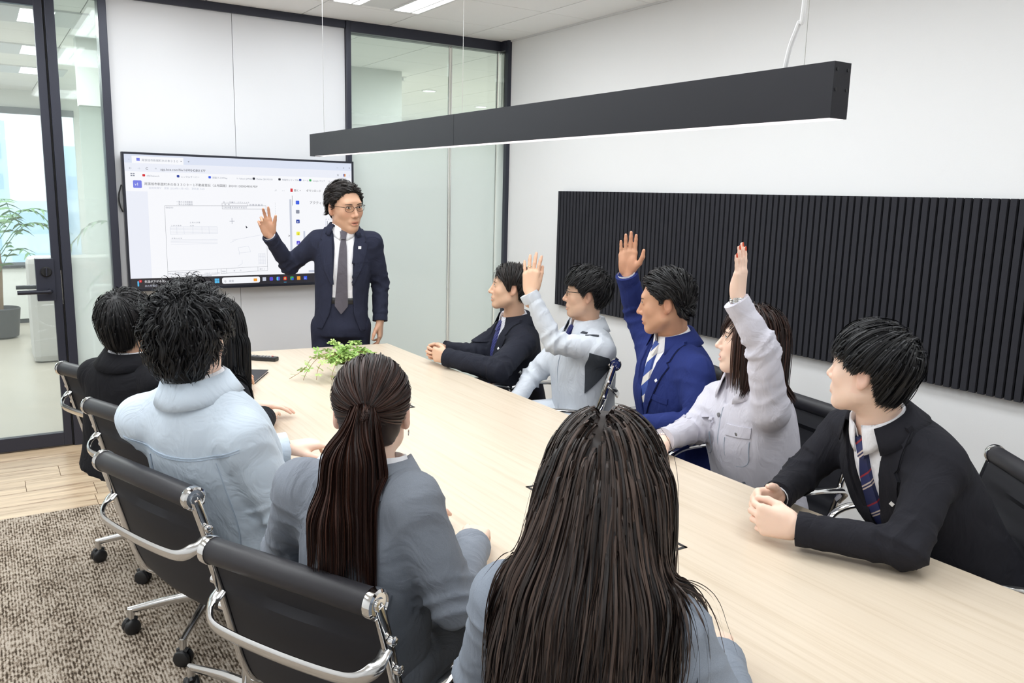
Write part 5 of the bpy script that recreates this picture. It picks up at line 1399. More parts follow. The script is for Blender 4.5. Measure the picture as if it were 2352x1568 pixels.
    # ---------------- legs
    if S.get('stand'):
        legs = S['stand']; kn = [np.array(p)-base for p in legs['knee']]; an = [np.array(p)-base for p in legs['ankle']]; hip = [pel-r*0.085, pel+r*0.085]; fwd = nrm((f[0], f[1], 0))
    else:
        fwd = nrm((f[0], f[1], 0)); rr_ = np.array((fwd[1], -fwd[0], 0)); hip = [pel-rr_*0.085, pel+rr_*0.085]
        kl = S.get('thigh', 0.40); kn = [hip[0]+fwd*kl-rr_*0.04, hip[1]+fwd*kl+rr_*0.04]
        for k in kn: k[2] = 0.50
        an = [k+fwd*S.get('shin', 0.02) for k in kn]
        for a in an: a[2] = 0.085
    if not S.get('stand'):
        for q in hip: q[2] = max(q[2], 0.552)
        for q in kn: q[2] = 0.54
    FL = Field(np.minimum.reduce([*hip, *kn, *an])-0.15, np.maximum.reduce([*hip, *kn, *an])+(0.22 if S.get('stand') else 0.15), 0.012)
    for i in (0, 1):
        FL.cone(hip[i], kn[i], (0.086 if S.get('stand') else 0.074)*bulk*ag, 0.062*ag, 0.03); FL.cone(kn[i], an[i], 0.062*ag, 0.050*ag, 0.02)
    FL.ell(pel+np.array((0, 0, 0 if S.get('stand') else 0.045)), (0.155*bulk, 0.125*bulk, 0.085), 0.04, M=[r, f, u])
    if S.get('stand'): FL.op(torso_fn(pel, r, f, u, L, [-0.10]+tsS[1:], [x*0.90 for x in bodyA], [x*0.93-0.002 for x in bodyB], cy), FL.lo, FL.lo+FL.n*FL.h, 0.02); FL.op(lambda X, Y, Z: (S['waist_z']-Z+0*X+0*Y).astype(np.float32), pel-0.4, pel+0.4, 0.004, 's')
    v3, f3 = FL.mesh(); v3 = v3+FL.grad(v3)*(0.004*wob(v3, 16, 4))[:, None]
    link(np_mesh('trousers', v3, f3, S.get('trousers', 'trouser_black')), 'trousers', root)
    for i in (0, 1):
        a = an[i].copy(); FS_ = Field(a+np.array((-0.22, -0.22, -0.09)), a+np.array((0.22, 0.22, 0.08)), 0.009); g = np.array((a[0], a[1], 0))
        FS_.cone(g-fwd*0.04+np.array((0, 0, 0.042)), g+fwd*0.15+np.array((0, 0, 0.034)), 0.038, 0.032, 0.02); FS_.cone(a, g+np.array((0, 0, 0.05)), 0.042, 0.04, 0.02)
        FS_.op(lambda X, Y, Z: (Z-0.004+0*X+0*Y).astype(np.float32), a-0.5, a+0.5, 0.003, 's')
        vs_, fs_ = FS_.mesh(); link(np_mesh('shoe', vs_, fs_, 'shoe_black'), 'shoe', root)
    if S.get('belt'):
        phs = np.linspace(0, 2*math.pi, 40); tz = S['belt']
        band('belt', neck+u*tz, u, f, phs, [(0.110, -0.017), (0.1135, -0.015), (0.1135, 0.015), (0.110, 0.017)], 'belt_black', root, lambda ph, j, R, z: (R*math.hypot(math.cos(ph)*1.0, math.sin(ph)*1.36), z))
    # ---------------- body: head with neck, hands, plain body under the clothes
    hd = math.radians(S['hdir']); hp = math.radians(S.get('hpitch', 0)); hr = math.radians(S.get('hroll', 0))
    fwv = np.array((math.cos(hd)*math.cos(hp), math.sin(hd)*math.cos(hp), math.sin(hp))); rt = np.array((math.sin(hd), -math.cos(hd), 0.0)); upv = np.cross(rt, fwv)
    rt2 = rt*math.cos(hr)-upv*math.sin(hr); upv = np.cross(rt2, fwv); H = np.stack([rt2, fwv, upv], 1); hs = S.get('hscale', 1.0)
    hc = J['head']; toW = lambda P: (P*hs)@H.T+hc; toL = lambda P: ((P-hc)@H)/hs
    hh = S.get('hh', 0.0034)
    HF = head_field(hh, toL(neck[None])[0], fem, S.get('jaw', 0.92 if fem else 1.0), S.get('mouth', 0.0), rn=0.046 if fem else 0.053)
    hv, hf = HF.mesh(); hv = relax(hv, hf, 1, 0.3)
    parts = [(toW(hv), hf)]; tints = [face_tint(hv)]
    handinfo = {}
    for sd in 'LR':
        hs_ = S.get('hand'+sd)
        if not hs_: hs_ = dict()
        el, wr = J['el'+sd], J['wr'+sd]; dv = hs_.get('dir', nrm(wr-el)); pm = hs_.get('palm', (0, 0, -1))
        hm, hfc, tips = hand_mesh(hs_.get('h', 0.0034), hs_.get('curl', RELAX), hs_.get('spread', 0.06), hs_.get('thumb', (0.7, 0.5, 0.2)), 0.86 if fem else 1.0, forearm=hs_.get('fa', 0.035))
        hsc = hs_.get('scale', 1.0); W = np.array(hs_['at'])-base if 'at' in hs_ else wr+nrm(dv)*0.012
        (pv, pf), B = place_hand(hm*hsc, hfc, W, dv, pm, sd)
        parts.append((pv, pf)); t = np.ones((len(hm), 3)); pal = np.clip(hm[:, 2]/0.02, 0, 1)[:, None]
        t *= 1-pal*np.array((0.0, 0.05, 0.05)); tipw = np.clip((hm[:, 1]-0.11)/0.05, 0, 1)[:, None]; t *= 1-tipw*np.array((0, 0.06, 0.06)); tints.append(t)
        # hidden forearm inside the sleeve joins the hand to the elbow
        handinfo[sd] = (W, B, tips, hsc)
    FB = Field(np.minimum(lo, FL.lo), np.maximum(hi, FL.lo+FL.n*FL.h), 0.016)
    FB.op(torso_fn(pel, r, f, u, L, [-0.05]+tsS[1:6], [x*0.80 for x in bodyA[:6]], [x*0.80 for x in bodyB[:6]], cy[:6]), lo, hi)
    for sd, sg in (('L', -1), ('R', 1)):
        FB.cone(neck-u*0.04+r*sg*0.04, J['sh'+sd], 0.03, 0.042, 0.04); FB.cone(J['sh'+sd], J['el'+sd], 0.042, 0.033, 0.02); FB.cone(J['el'+sd], J['wr'+sd]-nrm(J['wr'+sd]-J['el'+sd])*0.02, 0.033, 0.024, 0.015)
    for i in (0, 1): FB.cone(hip[i], kn[i], 0.048, 0.038, 0.02); FB.cone(kn[i], an[i], 0.036, 0.028, 0.02)
    FB.cone(neck, hc*0.5+neck*0.5, 0.042, 0.042, 0.02)
    bv, bf = FB.mesh(); parts.append((bv, bf)); tints.append(np.ones((len(bv), 3)))
    V, Fc = merge(parts)
    body = link(np_mesh('body', V, Fc, skin, tint=np.concatenate(tints)), 'body', root)
    # ---------------- face features laid on the head surface
    def hpatch(name, c, m, n, off, mt, par, D=(0, -1, 0), y0=0.14, rim=0.002):
        g = quadgrid(*c, m, n) if not isinstance(c, np.ndarray) else c
        P = np.stack([g[..., 0], np.full(g.shape[:2], y0), g[..., 1]], -1)
        Hh, hit = HF.project(P, np.array(D, float), 120, 0.16); N = HF.grad(Hh)*0.6+np.array((0, 0.4, 0)); T = toW(Hh+N*off)
        m_, n_ = T.shape[:2]; fq = np.array([(i*n_+j, i*n_+j+1, (i+1)*n_+j+1, (i+1)*n_+j) for i in range(m_-1) for j in range(n_-1)])
        me = np_mesh(name, T.reshape(-1, 3), fq, mt); return link(me, name, par)
    if S.get('face', True):
        eo = S.get('eye', 1.0)
        for sg in (-1, 1):
            xs = np.linspace(-1, 1, 13); up_ = (1-xs**2)**0.7*0.0052*eo; lo_ = -(1-xs**2)*0.0034*eo; cx = sg*0.0315; tilt = sg*xs*0.0012
            g = np.zeros((13, 5, 2)); 
            for j, q in enumerate(np.linspace(0, 1, 5)): g[:, j, 0] = cx+xs*0.0135; g[:, j, 1] = 0.0055+tilt+lo_*(1-q)+up_*q
            e = hpatch('eye', g, 0, 0, 0.0006, 'eye_white', body)
            gx = S.get('gaze', 0.0)*0.006; xi = np.linspace(-1, 1, 9)*0.0052; lim_u = np.interp(xi+gx, xs*0.0135, up_); lim_l = np.interp(xi+gx, xs*0.0135, lo_); cr = np.sqrt(np.maximum(0.0052**2-xi**2, 0)); g = np.zeros((9, 3, 2))
            for j, q in enumerate((0, 0.5, 1)): g[:, j, 0] = cx+gx+xi; g[:, j, 1] = 0.0062+np.maximum(-cr, lim_l)*(1-q)+np.minimum(cr, lim_u)*q
            hpatch('iris', g, 0, 0, 0.0010, 'iris', e)
            g = np.zeros((13, 2, 2)); g[:, 0, 0] = g[:, 1, 0] = cx+xs*0.0145; g[:, 0, 1] = 0.0055+tilt+up_-0.0002; g[:, 1, 1] = 0.0055+tilt+up_+0.0017*(1-0.5*xs*-sg)
            hpatch('upper_lash', g, 0, 0, 0.0014, 'lash', e)
            xb = np.linspace(0, 1, 10); g = np.zeros((10, 3, 2)); bw = S.get('browh', 0.0050)*(1-0.65*xb)*np.minimum(1, 0.5+xb*4)
            for j, q in enumerate((-0.5, 0, 0.5)): g[:, j, 0] = sg*(0.013+xb*0.037); g[:, j, 1] = 0.0215+0.006*np.sin(xb*2.2)-0.003*xb+q*bw
            hpatch('eyebrow', g, 0, 0, 0.0012, 'brow', body)
        xs = np.linspace(-1, 1, 11); mo = S.get('mouth', 0.0); g = np.zeros((11, 3, 2))
        for j, q in enumerate((0, 0.5, 1)): g[:, j, 0] = xs*0.0205; g[:, j, 1] = -0.0722+S.get('smile', 0.0)*xs**2*0.006-(1-xs**2)*(mo*1.1+0.0009)*(1-q)+(1-xs**2)*0.0006*q
        hpatch('mouth', g, 0, 0, 0.0007 if not mo else 0.0004, 'lip_dark', body)
        if mo: hpatch('teeth', ((-0.012, -0.0745), (0.012, -0.0745), (0.012, -0.0728), (-0.012, -0.0728)), 6, 2, 0.0009, 'teeth', body)
    # ---------------- glasses
    if S.get('glasses'):
        gm = S['glasses']; gl = empty('glasses'); gl.parent = root; rp = []
        fr = MB(); zc, yc, rw, rh = 0.0025, 0.100, 0.0235, 0.0155
        for sg in (-1, 1):
            loop = []
            for k in range(25):
                a = 2*math.pi*k/24; x = sg*0.0325+rw*math.copysign(abs(math.cos(a))**0.8, math.cos(a)); z = zc+rh*math.copysign(abs(math.sin(a))**0.8, math.sin(a)); loop.append(toW(np.array([[x, yc-abs(x)*0.18+0.002, z]]))[0])
            fr.tube([tuple(p) for p in loop], 0.0012, 6, caps=False)
            fr.tube([tuple(toW(np.array([p]))[0]) for p in ((sg*0.056, 0.088, zc+0.008), (sg*0.073, 0.075, zc+0.010), (sg*0.081, 0.0, zc+0.006), (sg*0.080, -0.022, zc+0.0))], 0.0016, 6)
            lens = MB().add([tuple(p) for p in loop[:-1]], [tuple(range(24))])
            link(lens.mesh('lens', 'lens'), 'lens', gl)
        fr.tube([tuple(toW(np.array([p]))[0]) for p in ((-0.010, 0.101, zc+0.004), (0, 0.104, zc+0.007), (0.010, 0.101, zc+0.004))], 0.0014, 6)
        link(fr.mesh('frame', gm, smooth=True), 'frame', gl)
    # ---------------- hair
    dn = H.T@np.array((0, 0, -1.0)); hm_ = S['hair_mat']; style = S['hair']
    out = []
    def body_collide(P, D, lf):
        W = toW(P); d = CFd.sample(W); m = d < 0.004+lf*0.6
        if m.any():
            g = CFd.grad(W[m]); W[m] += g*np.minimum(0.004+lf[m]*0.6-d[m], 0.03)[:, None]; P = P.copy(); P[m] = toL(W[m])
        return P, D
    CFd = F
    if style.get('fall'):     # long hair: a soft envelope from head to back carries the strands
        CFd = Field(F.lo, np.maximum(F.lo+F.n*F.h, hc+0.2), 0.012); g = [(CFd.ax[i]) for i in range(3)]
        XX = np.stack(np.meshgrid(*g, indexing='ij'), -1); inside = ((XX >= F.lo) & (XX <= F.lo+(F.n-1)*F.h)).all(-1)
        CFd.d = np.where(inside, F.sample(XX), 0.5).astype(np.float32)
        fall = list(style['fall'])
        if style.get('tail_at'):      # ponytail core: from the tie straight down the back
            T0 = toW(np.array([style['tail_at']]))[0]-neck; tx, ty, tz = T0@r, T0@f, T0@u
            fall = [((tx, ty-0.004, tz-0.01), (tx, min(ty-0.018, -0.105), tz-0.09), 0.014, 0.024), ((tx, min(ty-0.018, -0.105), tz-0.09), (tx-0.004, min(ty-0.02, -0.132), tz-0.20), 0.024, 0.028), ((tx-0.004, min(ty-0.02, -0.132), tz-0.20), (tx-0.008, -0.140, tz-0.37), 0.028, 0.026)]
        for (a, b, ra_, rb_) in fall:
            a = neck+r*a[0]+f*a[1]+u*a[2]; b = neck+r*b[0]+f*b[1]+u*b[2]
            CFd.cone(a, b, ra_, rb_, 0.03)
        FB2 = Field(CFd.lo, CFd.lo+(CFd.n-1)*CFd.h, 0.010)
        for (a, b, ra_, rb_) in fall:
            a = neck+r*a[0]+f*a[1]+u*a[2]; b = neck+r*b[0]+f*b[1]+u*b[2]
            FB2.cone(a, b, ra_, rb_, 0.03)
        fbv, fbf = FB2.mesh()
    capg, shift = style.get('cap', 0.010), style.get('shift', 0.0)
    CF = hair_cap(0.006, capg, lambda Fh: cap_cut(Fh, shift, 0.008, style.get('low', 0.0))); cv, cf = CF.mesh(); cv = cv+CF.grad(cv)*(0.0025*wob(cv, 60, 1))[:, None]
    HV = [(toW(cv), cf)]; HT = [np.full(len(cv), 0.15)]
    if style.get('fall'): HV.append((fbv, fbf)); HT.append(np.full(len(fbv), 0.1))
    for st in style['layers']:
        st = dict(st); ck = st.pop('collide', False); loc_tail = st.pop('tail', None)
        if loc_tail is None:
            V_, F_, t_, X_ = grow_hair(down=dn, collide=body_collide if ck else None, **st)
        else:
            V_, F_, t_ = tail_hair(loc_tail, dn, body_collide)
        HV.append((toW(V_), F_)); HT.append(t_)
    V_, F_ = merge(HV); t_ = np.concatenate(HT)
    hair = link(np_mesh('hair', V_, F_, hm_, tint=np.repeat(t_[:, None], 3, 1)), 'hair', root)
    return dict(root=root, base=base, F=F, TP=TP, tpatch=tpatch, patch=patch, jac=jac, r=r, f=f, u=u, neck=neck, pel=pel, J=J, hand=handinfo, toW=toW, hair=hair, body=body, HF=HF)

def tail_hair(T, dn, collide):
    """a hanging bundle: T = dict(at, rad, n, steps, ds, seed, width, out)"""
    R = np.random.RandomState(T['seed']); n = T['n']; a = R.uniform(0, 6.28, n); q = np.sqrt(R.uniform(0, 1, n)); ax = nrm(T['out']); e1 = nrm(np.cross(ax, (1, 0.1, 0.2))); e2 = np.cross(ax, e1)
    rad = T['rad']; P = np.asarray(T['at'])+(np.cos(a)*q*rad*0.55)[:, None]*e1+(np.sin(a)*q*rad*0.55)[:, None]*e2
    off = (np.cos(a)*q)[:, None]*e1+(np.sin(a)*q)[:, None]*e2
    D = np.repeat(ax[None], n, 0)+off*0.25; pts = [P.copy()]; L = R.uniform(0.86, 1.04, n); lf = np.abs(R.normal(size=n))*0.004+q*0.0
    sidev = nrm(np.cross(dn, ax)); wid = T.get('wide', 1.0)
    for k in range(T['steps']):
        D = D*0.72+dn*0.34; D /= np.linalg.norm(D, axis=1, keepdims=True); g = math.exp(-((k/T['steps'])-0.1)**2*4)
        P = P+D*(T['ds']*L)[:, None]+(off-ax*(off@ax)[:, None])*rad*0.045*g*wid*(k < T['steps']*0.6)
        Q = P; 
        Q, D = collide(Q, D, lf+0.004+0.006*(1+np.sin(a))); P = Q; pts.append(P.copy())
    X = np.stack(pts, 1); S = X.shape[1]; Tn = np.gradient(X, axis=1); side = np.cross(Tn, off[:, None]+R.normal(size=(n, 1, 3))*0.5+1e-3); side /= np.linalg.norm(side, axis=-1, keepdims=True)+1e-9
    wd = T['width']*R.uniform(0.5, 1.2, (n, 1, 1))*np.minimum(1, (1.05-np.linspace(0, 1, S))*3)[None, :, None]
    V = np.stack([X-side*wd, X+side*wd], 2).reshape(-1, 3); b = ((np.arange(n)*S*2)[:, None]+(np.arange(S-1)*2)[None]).reshape(-1)
    return V, np.stack([b, b+1, b+3, b+2], 1), np.repeat(R.uniform(0, 1, n)**1.4, S*2)
# ================================================================ the people
def L_(n, steps, ds, flow, gravity, lift, seed, **k):
    d = dict(n=n, steps=steps, ds=ds, mask=k.pop('mask', hair_mask), flow=flow, gravity=gravity, lift=lift, seed=seed); d.update(k); return d
front = lambda P: hair_mask(P) & (P[:, 1] > 0.03)
backside = lambda P: hair_mask(P) & (P[:, 1] < 0.0)
top_only = lambda P: P[:, 2] > 0.075
def TR(fr, side=-0.022, nape=-0.088, ear=0.018, rag=1.0):
    """haircut line (head y, z): nape, over the ear, sideburn, fringe height fr"""
    return ([-0.13, -0.06, -0.045, -0.036, -0.004, 0.003, 0.016, 0.030, 0.048, 0.066, 0.14], [nape, nape+0.004, nape+0.025, ear, ear, side, side, min(0.004, fr), min(0.03, fr), fr, fr], rag)
LONG = [((-0.018, 0.012, 0.135), (-0.042, -0.050, -0.01), 0.066, 0.052), ((0.018, 0.012, 0.135), (0.042, -0.050, -0.01), 0.066, 0.052), ((0, 0.0, 0.12), (0, -0.070, -0.03), 0.07, 0.050),
        ((-0.042, -0.050, -0.01), (-0.066, -0.110, -0.24), 0.052, 0.022), ((0.042, -0.050, -0.01), (0.066, -0.110, -0.24), 0.052, 0.022), ((0, -0.070, -0.03), (0, -0.12, -0.26), 0.050, 0.024)]
LOB = [((-0.05, -0.02, 0.10), (-0.062, -0.03, -0.01), 0.050, 0.036), ((0.05, -0.02, 0.10), (0.062, -0.03, -0.01), 0.050, 0.036), ((0, -0.05, 0.08), (0, -0.075, -0.02), 0.05, 0.036)]
STR = [((-0.05, -0.02, 0.10), (-0.060, -0.03, -0.05), 0.046, 0.036), ((0.05, -0.01, 0.10), (0.075, 0.03, -0.05), 0.046, 0.030), ((0.075, 0.03, -0.05), (0.085, 0.06, -0.20), 0.030, 0.012), ((0, -0.05, 0.08), (0, -0.09, -0.05), 0.05, 0.040), ((0, -0.09, -0.05), (0, -0.11, -0.20), 0.04, 0.02)]
HAIR = dict(
    swept=dict(cap=0.009, shift=0.010, layers=[L_(3800, 10, 0.0085, fl_part(-0.030, 1.1, 1.0), 0.0, 0.017, 1, stick=0.6, width=0.0018, trim=TR(0.080), clumps=120), L_(1500, 8, 0.007, fl_whorl(-0.4), 0.06, 0.010, 2, stick=0.6, mask=backside, width=0.0018, trim=TR(0.08))]),
    curtain=dict(cap=0.010, layers=[L_(4600, 12, 0.0085, fl_part(0.012, 0.12, 1.0, 0.25), 0.12, 0.020, 3, stick=0.6, width=0.0018, trim=TR(0.045)), L_(120, 12, 0.008, fl_part(0.01, -0.6, 0.8, 0.5), 0.22, 0.024, 4, mask=front, width=0.0010, trim=TR(0.02))]),
    messy=dict(cap=0.013, layers=[L_(5000, 12, 0.0075, fl_whorl(0.3), 0.06, 0.024, 5, width=0.0018, curl=0.0030, cfreq=75, jitter=0.35, trim=TR(0.042), clumps=150, clump=0.7)]),
    wet=dict(cap=0.009, layers=[L_(4800, 12, 0.0088, fl_part(0.03, 0.75, 1.0, 0.0), 0.02, 0.018, 6, stick=0.6, width=0.0019, curl=0.0016, cfreq=60, jitter=0.16, trim=TR(0.064), clumps=110, clump=0.75)]),
    bowl=dict(cap=0.014, low=0.010, layers=[L_(6500, 13, 0.0085, fl_whorl(0.25), 0.10, 0.021, 7, stick=0.5, width=0.0017, jitter=0.12, trim=TR(0.026, 0.0, -0.10, 0.010, 1.6), clumps=200), L_(500, 15, 0.008, fl_whorl(0.5), 0.16, 0.023, 8, mask=front, width=0.0012, trim=TR(0.018, 0, -0.1, 0.01, 2))]),
    bob=dict(cap=0.014, low=0.018, layers=[L_(6000, 13, 0.0088, fl_whorl(0.1), 0.10, 0.018, 9, stick=0.4, width=0.0018, jitter=0.10, trim=TR(0.03, -0.03, -0.125, 0.0, 1.2))]),
    curly=dict(cap=0.022, low=0.026, layers=[L_(7000, 14, 0.0080, fl_whorl(0.1), 0.05, 0.030, 10, stick=0.45, width=0.0018, curl=0.0065, cfreq=62, jitter=0.40, trim=TR(0.04, -0.01, -0.145, 0.014, 1.5), clumps=170, clump=0.6), L_(700, 14, 0.0068, fl_whorl(0.8), 0.02, 0.038, 11, mask=top_only, width=0.0012, curl=0.009, cfreq=110, jitter=0.4, trim=TR(0.05), clumps=60, clump=0.8)]),
    lob=dict(cap=0.013, fall=LOB, layers=[L_(4200, 24, 0.0105, fl_long(0.0, 0.7), 0.30, 0.018, 12, mask=lambda P: hair_mask(P) & (P[:, 1] < 0.052), width=0.0019, drop=1, collide=True, trim=([-1, 1], [-0.185, -0.185], 3.0)), L_(300, 11, 0.008, fl_whorl(0.5), 0.12, 0.016, 13, mask=front, width=0.0014)]),
    straight=dict(cap=0.012, fall=STR, layers=[L_(4600, 32, 0.0108, fl_long(0.0), 0.34, 0.012, 14, width=0.0018, drop=1, collide=True, jitter=0.05)]),
    longwave=dict(cap=0.012, fall=LONG, layers=[L_(6800, 38, 0.0118, fl_long(-0.006), 0.30, 0.016, 15, width=0.0019, drop=1, collide=True, jitter=0.10, curl=0.0070, cfreq=22, clumps=150, clump=0.7), L_(130, 36, 0.0120, fl_long(-0.006), 0.26, 0.022, 16, width=0.0009, drop=1, collide=True, jitter=0.15, curl=0.006, cfreq=18, clump=0)]),
    pony=dict(cap=0.007, fall=[1], tail_at=(0, -0.114, 0.020), layers=[L_(5200, 17, 0.0095, fl_to((0.0, -0.135, 0.018)), 0.0, 0.006, 17, mask=lambda P: (P[:, 2] > zone_z(P[:, 1])-0.02), width=0.0017, jitter=0.05, stiff=0.3, clump=0.2),
        dict(tail=dict(at=(0, -0.114, 0.020), rad=0.034, n=3000, steps=34, ds=0.0118, seed=18, width=0.0018, out=(0, -1, -0.1), wide=1.15))]),
)
P = {}
mat('edge_blue', srgb(18, 24, 60), 0.9)  # painted shade along the lapels of the blue suit
P['presenter'] = person('man in dark navy suit and glasses standing at the screen, one arm raised', dict(
    pelvis=(1.70, 4.46, 0.80), neck=(1.722, 4.455, 1.345), head=(1.722, 4.43, 1.470), shL=(1.866, 4.40, 1.272), shR=(1.590, 4.51, 1.276),
    elL=(1.932, 4.43, 1.035), wrL=(1.902, 4.37, 0.835), elR=(1.452, 4.60, 1.135), wrR=(1.322, 4.50, 1.300),
    hdir=-80, hpitch=-6, hroll=4, hscale=1.07, jaw=0.88, top='suit', top_mat='suit_navy', trousers='suit_navy', skin='skin_tan', h=0.0075, hem=-0.03, bulk=0.96,
    vneck=0.04, vwid=0.07, lap=(0.066, 0.048, 0.30), openfront=([0.0, 0.10, 0.36, 0.46, 0.60], [0.062, 0.050, 0.052, 0.062, 0.12]), belt=-0.393, waist_z=0.958, cuffR=1,
    collar=True, tie='tie_grey', tie_len=0.465, tie_tip=True, badge=(-0.088, -0.095), badge_diamond=False, button=False, pocket=(-0.10, -0.155),
    stand=dict(knee=((1.80, 4.44, 0.46), (1.60, 4.48, 0.46)), ankle=((1.82, 4.46, 0.085), (1.58, 4.50, 0.085))),
    handR=dict(dir=(-0.35, -0.15, 0.92), palm=(-0.25, -0.95, -0.15), curl=[(0.1, 0.2, 0.1), (0.25, 0.35, 0.2), (0.7, 0.9, 0.5), (0.8, 1.0, 0.5)], spread=0.22, thumb=(0.5, 0.5, 0.0), scale=0.98),
    handL=dict(dir=(-0.05, -0.12, -1), palm=(-0.8, 0.5, 0.0), curl=RELAX),
    hair=HAIR['swept'], hair_mat='hair_soft', glasses='glasses_dark', mouth=0.003, gaze=0.4, hh=0.003))
P['r1'] = person('', dict(
    pelvis=(2.30, 3.50, 0.50), neck=(2.268, 3.515, 0.937), head=(2.215, 3.48, 1.105), shL=(2.220, 3.36, 0.835), shR=(2.290, 3.66, 0.835),
    elL=(2.00, 3.235, 0.745), wrL=(1.872, 3.485, 0.772), elR=(2.10, 3.64, 0.74), wrR=(1.955, 3.665, 0.772),
    hdir=152, hpitch=3, hscale=0.90, top='suit', top_mat='suit_dark', skin='skin_warm', h=0.009, bulk=1.0, arm=(0.062, 0.060, 0.044), vneck=0.30, vwid=0.066, collar=True, shirt_mat='shirt_stripe', collar_mat='shirt_stripe',
    tie='tie_navy_dot', tie_len=0.34, badge=(-0.085, -0.13), thigh=0.36, hh=0.0034,
    handL=dict(dir=(-0.30, 0.95, 0.02), palm=(0.95, 0.30, -0.1), curl=[(0.7, 0.9, 0.5)]*4, thumb=(0.6, 0.6, 0.3), scale=0.93),
    handR=dict(dir=(-1.0, -0.10, 0.02), palm=(0.1, -1, -0.15), curl=[(0.6, 0.9, 0.5)]*4, thumb=(0.5, 0.5, 0.3), scale=0.93),
    hair=HAIR['curtain'], hair_mat='hair_soft', mouth=0.002))
P['r2'] = person('', dict(
    pelvis=(2.31, 2.96, 0.50), neck=(2.310, 2.97, 0.987), head=(2.285, 2.95, 1.128), shL=(2.275, 2.81, 0.888), shR=(2.330, 3.12, 0.892),
    elL=(2.085, 2.90, 0.925), wrL=(1.995, 2.97, 1.130), elR=(2.17, 3.20, 0.70), wrR=(2.02, 3.10, 0.62),
    hdir=142, hscale=0.88, top='work', top_mat='work_grey', trousers='work_grey', skin='skin_warm', h=0.009, bulk=1.04, vneck=0.10, vwid=0.05, collar=True, tie='tie_navy', tie_len=0.16, thigh=0.36, fold=1.2,
    handL=dict(dir=(0.05, 0.02, 1), palm=(0.72, 0.55, -0.1), curl=[(0.08, 0.1, 0.05), (0.1, 0.12, 0.05), (0.08, 0.1, 0.05), (0.02, 0.1, 0.05)], spread=0.16, thumb=(0.3, 0.5, 0.1), scale=1.0, fa=0.04),
    hair=HAIR['messy'], hair_mat='hair_black', glasses='glasses_dark', mouth=0.003))
P['r3'] = person('', dict(
    pelvis=(2.36, 2.36, 0.50), neck=(2.272, 2.36, 1.022), head=(2.217, 2.36, 1.166), shL=(2.232, 2.19, 0.915), shR=(2.325, 2.53, 0.930),
    elL=(2.175, 2.10, 0.745), wrL=(1.985, 2.24, 0.725), elR=(2.315, 2.63, 1.075), wrR=(2.228, 2.605, 1.240),
    hdir=133, hpitch=-8, hscale=0.96, top='suit', top_mat='suit_blue', lapel_shade_mat='edge_blue', skin='skin_deep', h=0.008, bulk=1.12, vneck=0.30, vwid=0.066, collar=True, tie='tie_blue_stripe', tie_len=0.34, badge=(-0.088, -0.13), cuffR=1, thigh=0.38, pocket=(-0.10, -0.19),
    arm=(0.064, 0.055, 0.044),
    handR=dict(dir=(-0.02, 0, 1), palm=(-0.68, -0.73, 0.0), curl=OPEN, spread=0.05, thumb=(0.85, 0.5, 0.35), scale=0.98, fa=0.03),
    handL=dict(dir=(-0.8, 0.5, -0.2), curl=RELAX),
    hair=HAIR['wet'], hair_mat='hair_black', jaw=1.1))
P['r4'] = person('', dict(
    female=True, pelvis=(2.23, 1.84, 0.50), neck=(2.150, 1.862, 0.965), head=(2.140, 1.862, 1.100), shL=(2.085, 1.71, 0.905), shR=(2.160, 2.00, 0.865),
    elL=(2.030, 1.715, 1.110), wrL=(1.955, 1.76, 1.245), elR=(2.04, 1.99, 0.775), wrR=(1.868, 1.95, 0.772),
    hdir=138, hpitch=4, hscale=0.93, top='work', top_mat='work_lilac', skin='skin_fair', h=0.008, bulk=1.06, arm=(0.058, 0.052, 0.038), vneck=0.07, vwid=0.05, shirt_mat='work_lilac', fold=1.4, thigh=0.36,
    handL=dict(dir=(0.08, 0.05, 1), palm=(-0.25, 0.97, -0.1), curl=[(0.05, 0.08, 0.05)]*4, spread=0.04, thumb=(0.35, 0.7, 0.2), scale=1.0, fa=0.03),
    handR=dict(dir=(-0.95, -0.28, -0.08), palm=(0, 0.1, -1), curl=[(0.5, 0.8, 0.4)]*4, thumb=(0.6, 0.6, 0.2), scale=0.95),
    hair=HAIR['lob'], hair_mat='hair_brown', mouth=0.003, smile=1.0, gaze=0.0))
P['r5'] = person('', dict(
    pelvis=(2.24, 1.12, 0.54), neck=(1.935, 1.235, 1.005), head=(1.880, 1.24, 1.143), shL=(1.955, 1.085, 0.925), shR=(2.045, 1.41, 0.918),
    elL=(1.748, 1.015, 0.780), wrL=(1.632, 1.215, 0.775), elR=(1.930, 1.46, 0.785), wrR=(1.760, 1.395, 0.778),
    hdir=102, hpitch=3, hscale=0.93, top='suit', top_mat='suit_black', skin='skin_fair', h=0.007, bulk=1.06, vneck=0.33, vwid=0.066, collar=True, tie='tie_plaid', tie_len=0.42, badge=(-0.085, -0.15), pocket=(-0.11, -0.21), cuffR=1, thigh=0.36,
    handL=dict(dir=(-0.45, 0.89, 0.03), palm=(0.88, 0.45, -0.12), curl=[(0.75, 0.9, 0.5)]*4, thumb=(0.55, 0.7, 0.3), h=0.003),
    handR=dict(dir=(-0.98, -0.05, 0.05), palm=(0.05, -0.95, -0.3), curl=[(0.75, 0.75, 0.3), (0.75, 0.75, 0.3), (0.75, 0.8, 0.3), (0.8, 0.9, 0.3)], thumb=(0.7, 0.4, 0.2), h=0.003),
    hair=HAIR['bowl'], hair_mat='hair_jet'))
